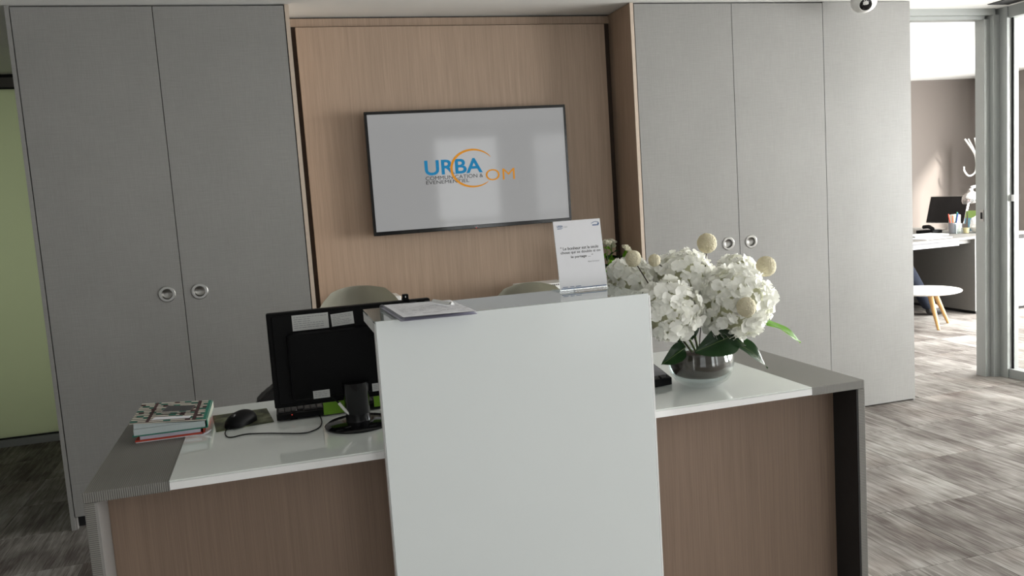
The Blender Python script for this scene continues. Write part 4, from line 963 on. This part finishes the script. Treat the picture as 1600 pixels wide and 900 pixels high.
part('arm', tube([lh + Vector((-0.01, 0, 0.11)), (6.85, 4.48, 1.11), (6.92, 4.45, 1.04), (6.955, 4.44, 0.98)], 0.014, 10), 'white_plastic', dl, True)
part('post', rod((6.955, 4.44, ZD + 0.012), (6.955, 4.44, 0.985), 0.014, 0.014, 12), 'white_plastic', dl, True)
part('base', lathe([(0, 0), (0.045, 0), (0.045, 0.008), (0, 0.012)], (6.95, 4.44, ZD), seg=28), 'white_plastic', dl, True)
ck = thing('coat_rack', (7.67, 5.3, 0), 'white coat rack with curved hooks by the office wall', 'coat rack')
part('pole', rod((7.67, 5.3, 0.03), (7.67, 5.3, 1.40), 0.022, 0.022, 16), 'white_plastic', ck, True)
part('base', lathe([(0, 0), (0.2, 0), (0.2, 0.02), (0.03, 0.03), (0, 0.03)], (7.67, 5.3, 0), seg=36), 'white_plastic', ck, True)
for k in range(6):
    a = k * PI / 3 + 0.55; u = Vector((math.cos(a), math.sin(a), 0)); c0 = Vector((7.67, 5.3, 0))
    part('upper_hook', tube([c0 + u * 0.02 + Vector((0, 0, 1.28)), c0 + u * 0.035 + Vector((0, 0, 1.42)), c0 + u * 0.13 + Vector((0, 0, 1.59))], 0.009, 8), 'white_plastic', ck, True)
    if k % 2 == 0: part('lower_hook', tube([c0 + u * 0.02 + Vector((0, 0, 1.36)), c0 + u * 0.03 + Vector((0, 0, 1.24)), c0 + u * 0.09 + Vector((0, 0, 1.20)), c0 + u * 0.135 + Vector((0, 0, 1.25)), c0 + u * 0.14 + Vector((0, 0, 1.30))], 0.009, 8), 'white_plastic', ck, True)

# seated person at the office desk (only a jeans leg and shoe show past the cabinet)
def skin(name, verts, edges, mat, parent, sub=2, root=0):
    me = bpy.data.meshes.new(name); bm = nb(); lay = bm.verts.layers.skin.verify(); vv = []
    base = world_loc(parent)
    for i, (p, r) in enumerate(verts):
        v = bm.verts.new(Vector(p) - base); v[lay].radius = (r, r) if not hasattr(r, '__len__') else r; v[lay].use_root = (i == root); vv.append(v)
    for a, b in edges: bm.edges.new((vv[a], vv[b]))
    bm.to_mesh(me); bm.free(); me.materials.append(MATS[mat])
    o = bpy.data.objects.new(name, me); o.parent = parent; C.objects.link(o)
    m = o.modifiers.new('skin', 'SKIN'); m.use_smooth_shade = True; s = o.modifiers.new('sub', 'SUBSURF'); s.levels = sub; s.render_levels = sub
    return o
pr = thing('person', (5.40, 4.40, 0), 'person in dark blue jeans seated at the office desk, one leg forward', 'person')
hipL, hipR = (5.42, 4.30, 0.50), (5.42, 4.50, 0.50)
kneeR, ankR = (5.83, 4.315, 0.515), (6.055, 4.235, 0.10)
kneeL, ankL = (5.80, 4.56, 0.50), (5.90, 4.58, 0.10)
body = [((5.40, 4.40, 0.52), 0.12), ((5.38, 4.40, 0.72), 0.125), ((5.37, 4.40, 0.92), 0.13), ((5.38, 4.40, 1.02), 0.07), ((5.40, 4.40, 1.09), 0.052),
        ((5.42, 4.40, 1.18), 0.085), ((5.43, 4.40, 1.26), 0.08), ((5.42, 4.40, 1.31), 0.045),
        (hipL, 0.082), (kneeR, 0.058), (ankR, 0.036), ((6.15, 4.21, 0.045), 0.030), (hipR, 0.082), (kneeL, 0.058), (ankL, 0.036), ((6.0, 4.59, 0.045), 0.030),
        ((5.38, 4.24, 0.98), 0.055), ((5.45, 4.20, 0.78), 0.042), ((5.68, 4.27, 0.745), 0.030), ((5.38, 4.56, 0.98), 0.055), ((5.45, 4.61, 0.78), 0.042), ((5.68, 4.55, 0.745), 0.030)]
be = [(0, 1), (1, 2), (2, 3), (3, 4), (4, 5), (5, 6), (6, 7), (0, 8), (8, 9), (9, 10), (10, 11), (0, 12), (12, 13), (13, 14), (14, 15), (2, 16), (16, 17), (17, 18), (2, 19), (19, 20), (20, 21)]
skin('body', body, be, 'skin_tone', pr)
skin('trousers', [((5.40, 4.40, 0.52), 0.135), (hipL, 0.098), (kneeR, 0.076), (Vector(kneeR).lerp(Vector(ankR), 0.5), 0.062), (Vector(ankR) + Vector((0.012, -0.004, -0.045)), 0.056), (hipR, 0.098), (kneeL, 0.076), (Vector(ankL) + Vector((0.0, 0.0, -0.04)), 0.056)], [(0, 1), (1, 2), (2, 3), (3, 4), (0, 5), (5, 6), (6, 7)], 'denim', pr)
skin('shirt', [((5.40, 4.40, 0.56), 0.135), ((5.38, 4.40, 0.72), 0.14), ((5.37, 4.40, 0.93), 0.145), ((5.38, 4.40, 1.02), 0.075), ((5.38, 4.24, 0.98), 0.068), ((5.45, 4.20, 0.80), 0.055), ((5.60, 4.25, 0.755), 0.042), ((5.38, 4.56, 0.98), 0.068), ((5.45, 4.61, 0.80), 0.055), ((5.60, 4.56, 0.755), 0.042)], [(0, 1), (1, 2), (2, 3), (2, 4), (4, 5), (5, 6), (2, 7), (7, 8), (8, 9)], 'shirt_cloth', pr)
for an, tip in ((ankR, (6.19, 4.20, 0.040)), (ankL, (6.04, 4.595, 0.040))):
    skin('shoe', [((an[0] - 0.03, an[1], 0.045), 0.042), ((an[0] + 0.04, an[1] - 0.01, 0.045), 0.042), (tip, 0.034)], [(0, 1), (1, 2)], 'soft_black', pr)
bm = nb(); bmesh.ops.create_icosphere(bm, subdivisions=3, radius=0.1)
for v in bm.verts:
    v.co = Vector((5.405 + v.co.x * 1.02, 4.40 + v.co.y * 0.98, 1.255 + v.co.z * 1.05))
    if v.co.x > 5.455 and v.co.z < 1.29: v.co.x = 5.43
part('hair', bm, 'hair_dark', pr, True)
oc = thing('office_chair', (5.36, 4.40, 0), 'dark office chair under the seated person', 'chair')
part('seat', box(5.16, 5.60, 4.18, 4.62, 0.33, 0.385, bev=0.02), 'soft_black', oc, True); part('backrest', box(5.13, 5.18, 4.20, 4.60, 0.45, 0.95, bev=0.02), 'soft_black', oc, True)
part('back_bar', box(5.14, 5.17, 4.37, 4.43, 0.34, 0.45), 'soft_black', oc); part('column', rod((5.36, 4.40, 0.06), (5.36, 4.40, 0.33), 0.025, 0.025, 14), 'chrome', oc, True)
for k in range(5):
    a = k * 2 * PI / 5; part('leg', rod((5.36, 4.40, 0.07), (5.36 + 0.26 * math.cos(a), 4.40 + 0.26 * math.sin(a), 0.03), 0.018, 0.014, 10), 'soft_black', oc, True)
    part('caster', rod((5.36 + 0.25 * math.cos(a) - 0.01, 4.40 + 0.25 * math.sin(a), 0.022), (5.36 + 0.25 * math.cos(a) + 0.01, 4.40 + 0.25 * math.sin(a), 0.022), 0.022, 0.022, 12), 'soft_black', oc, True)
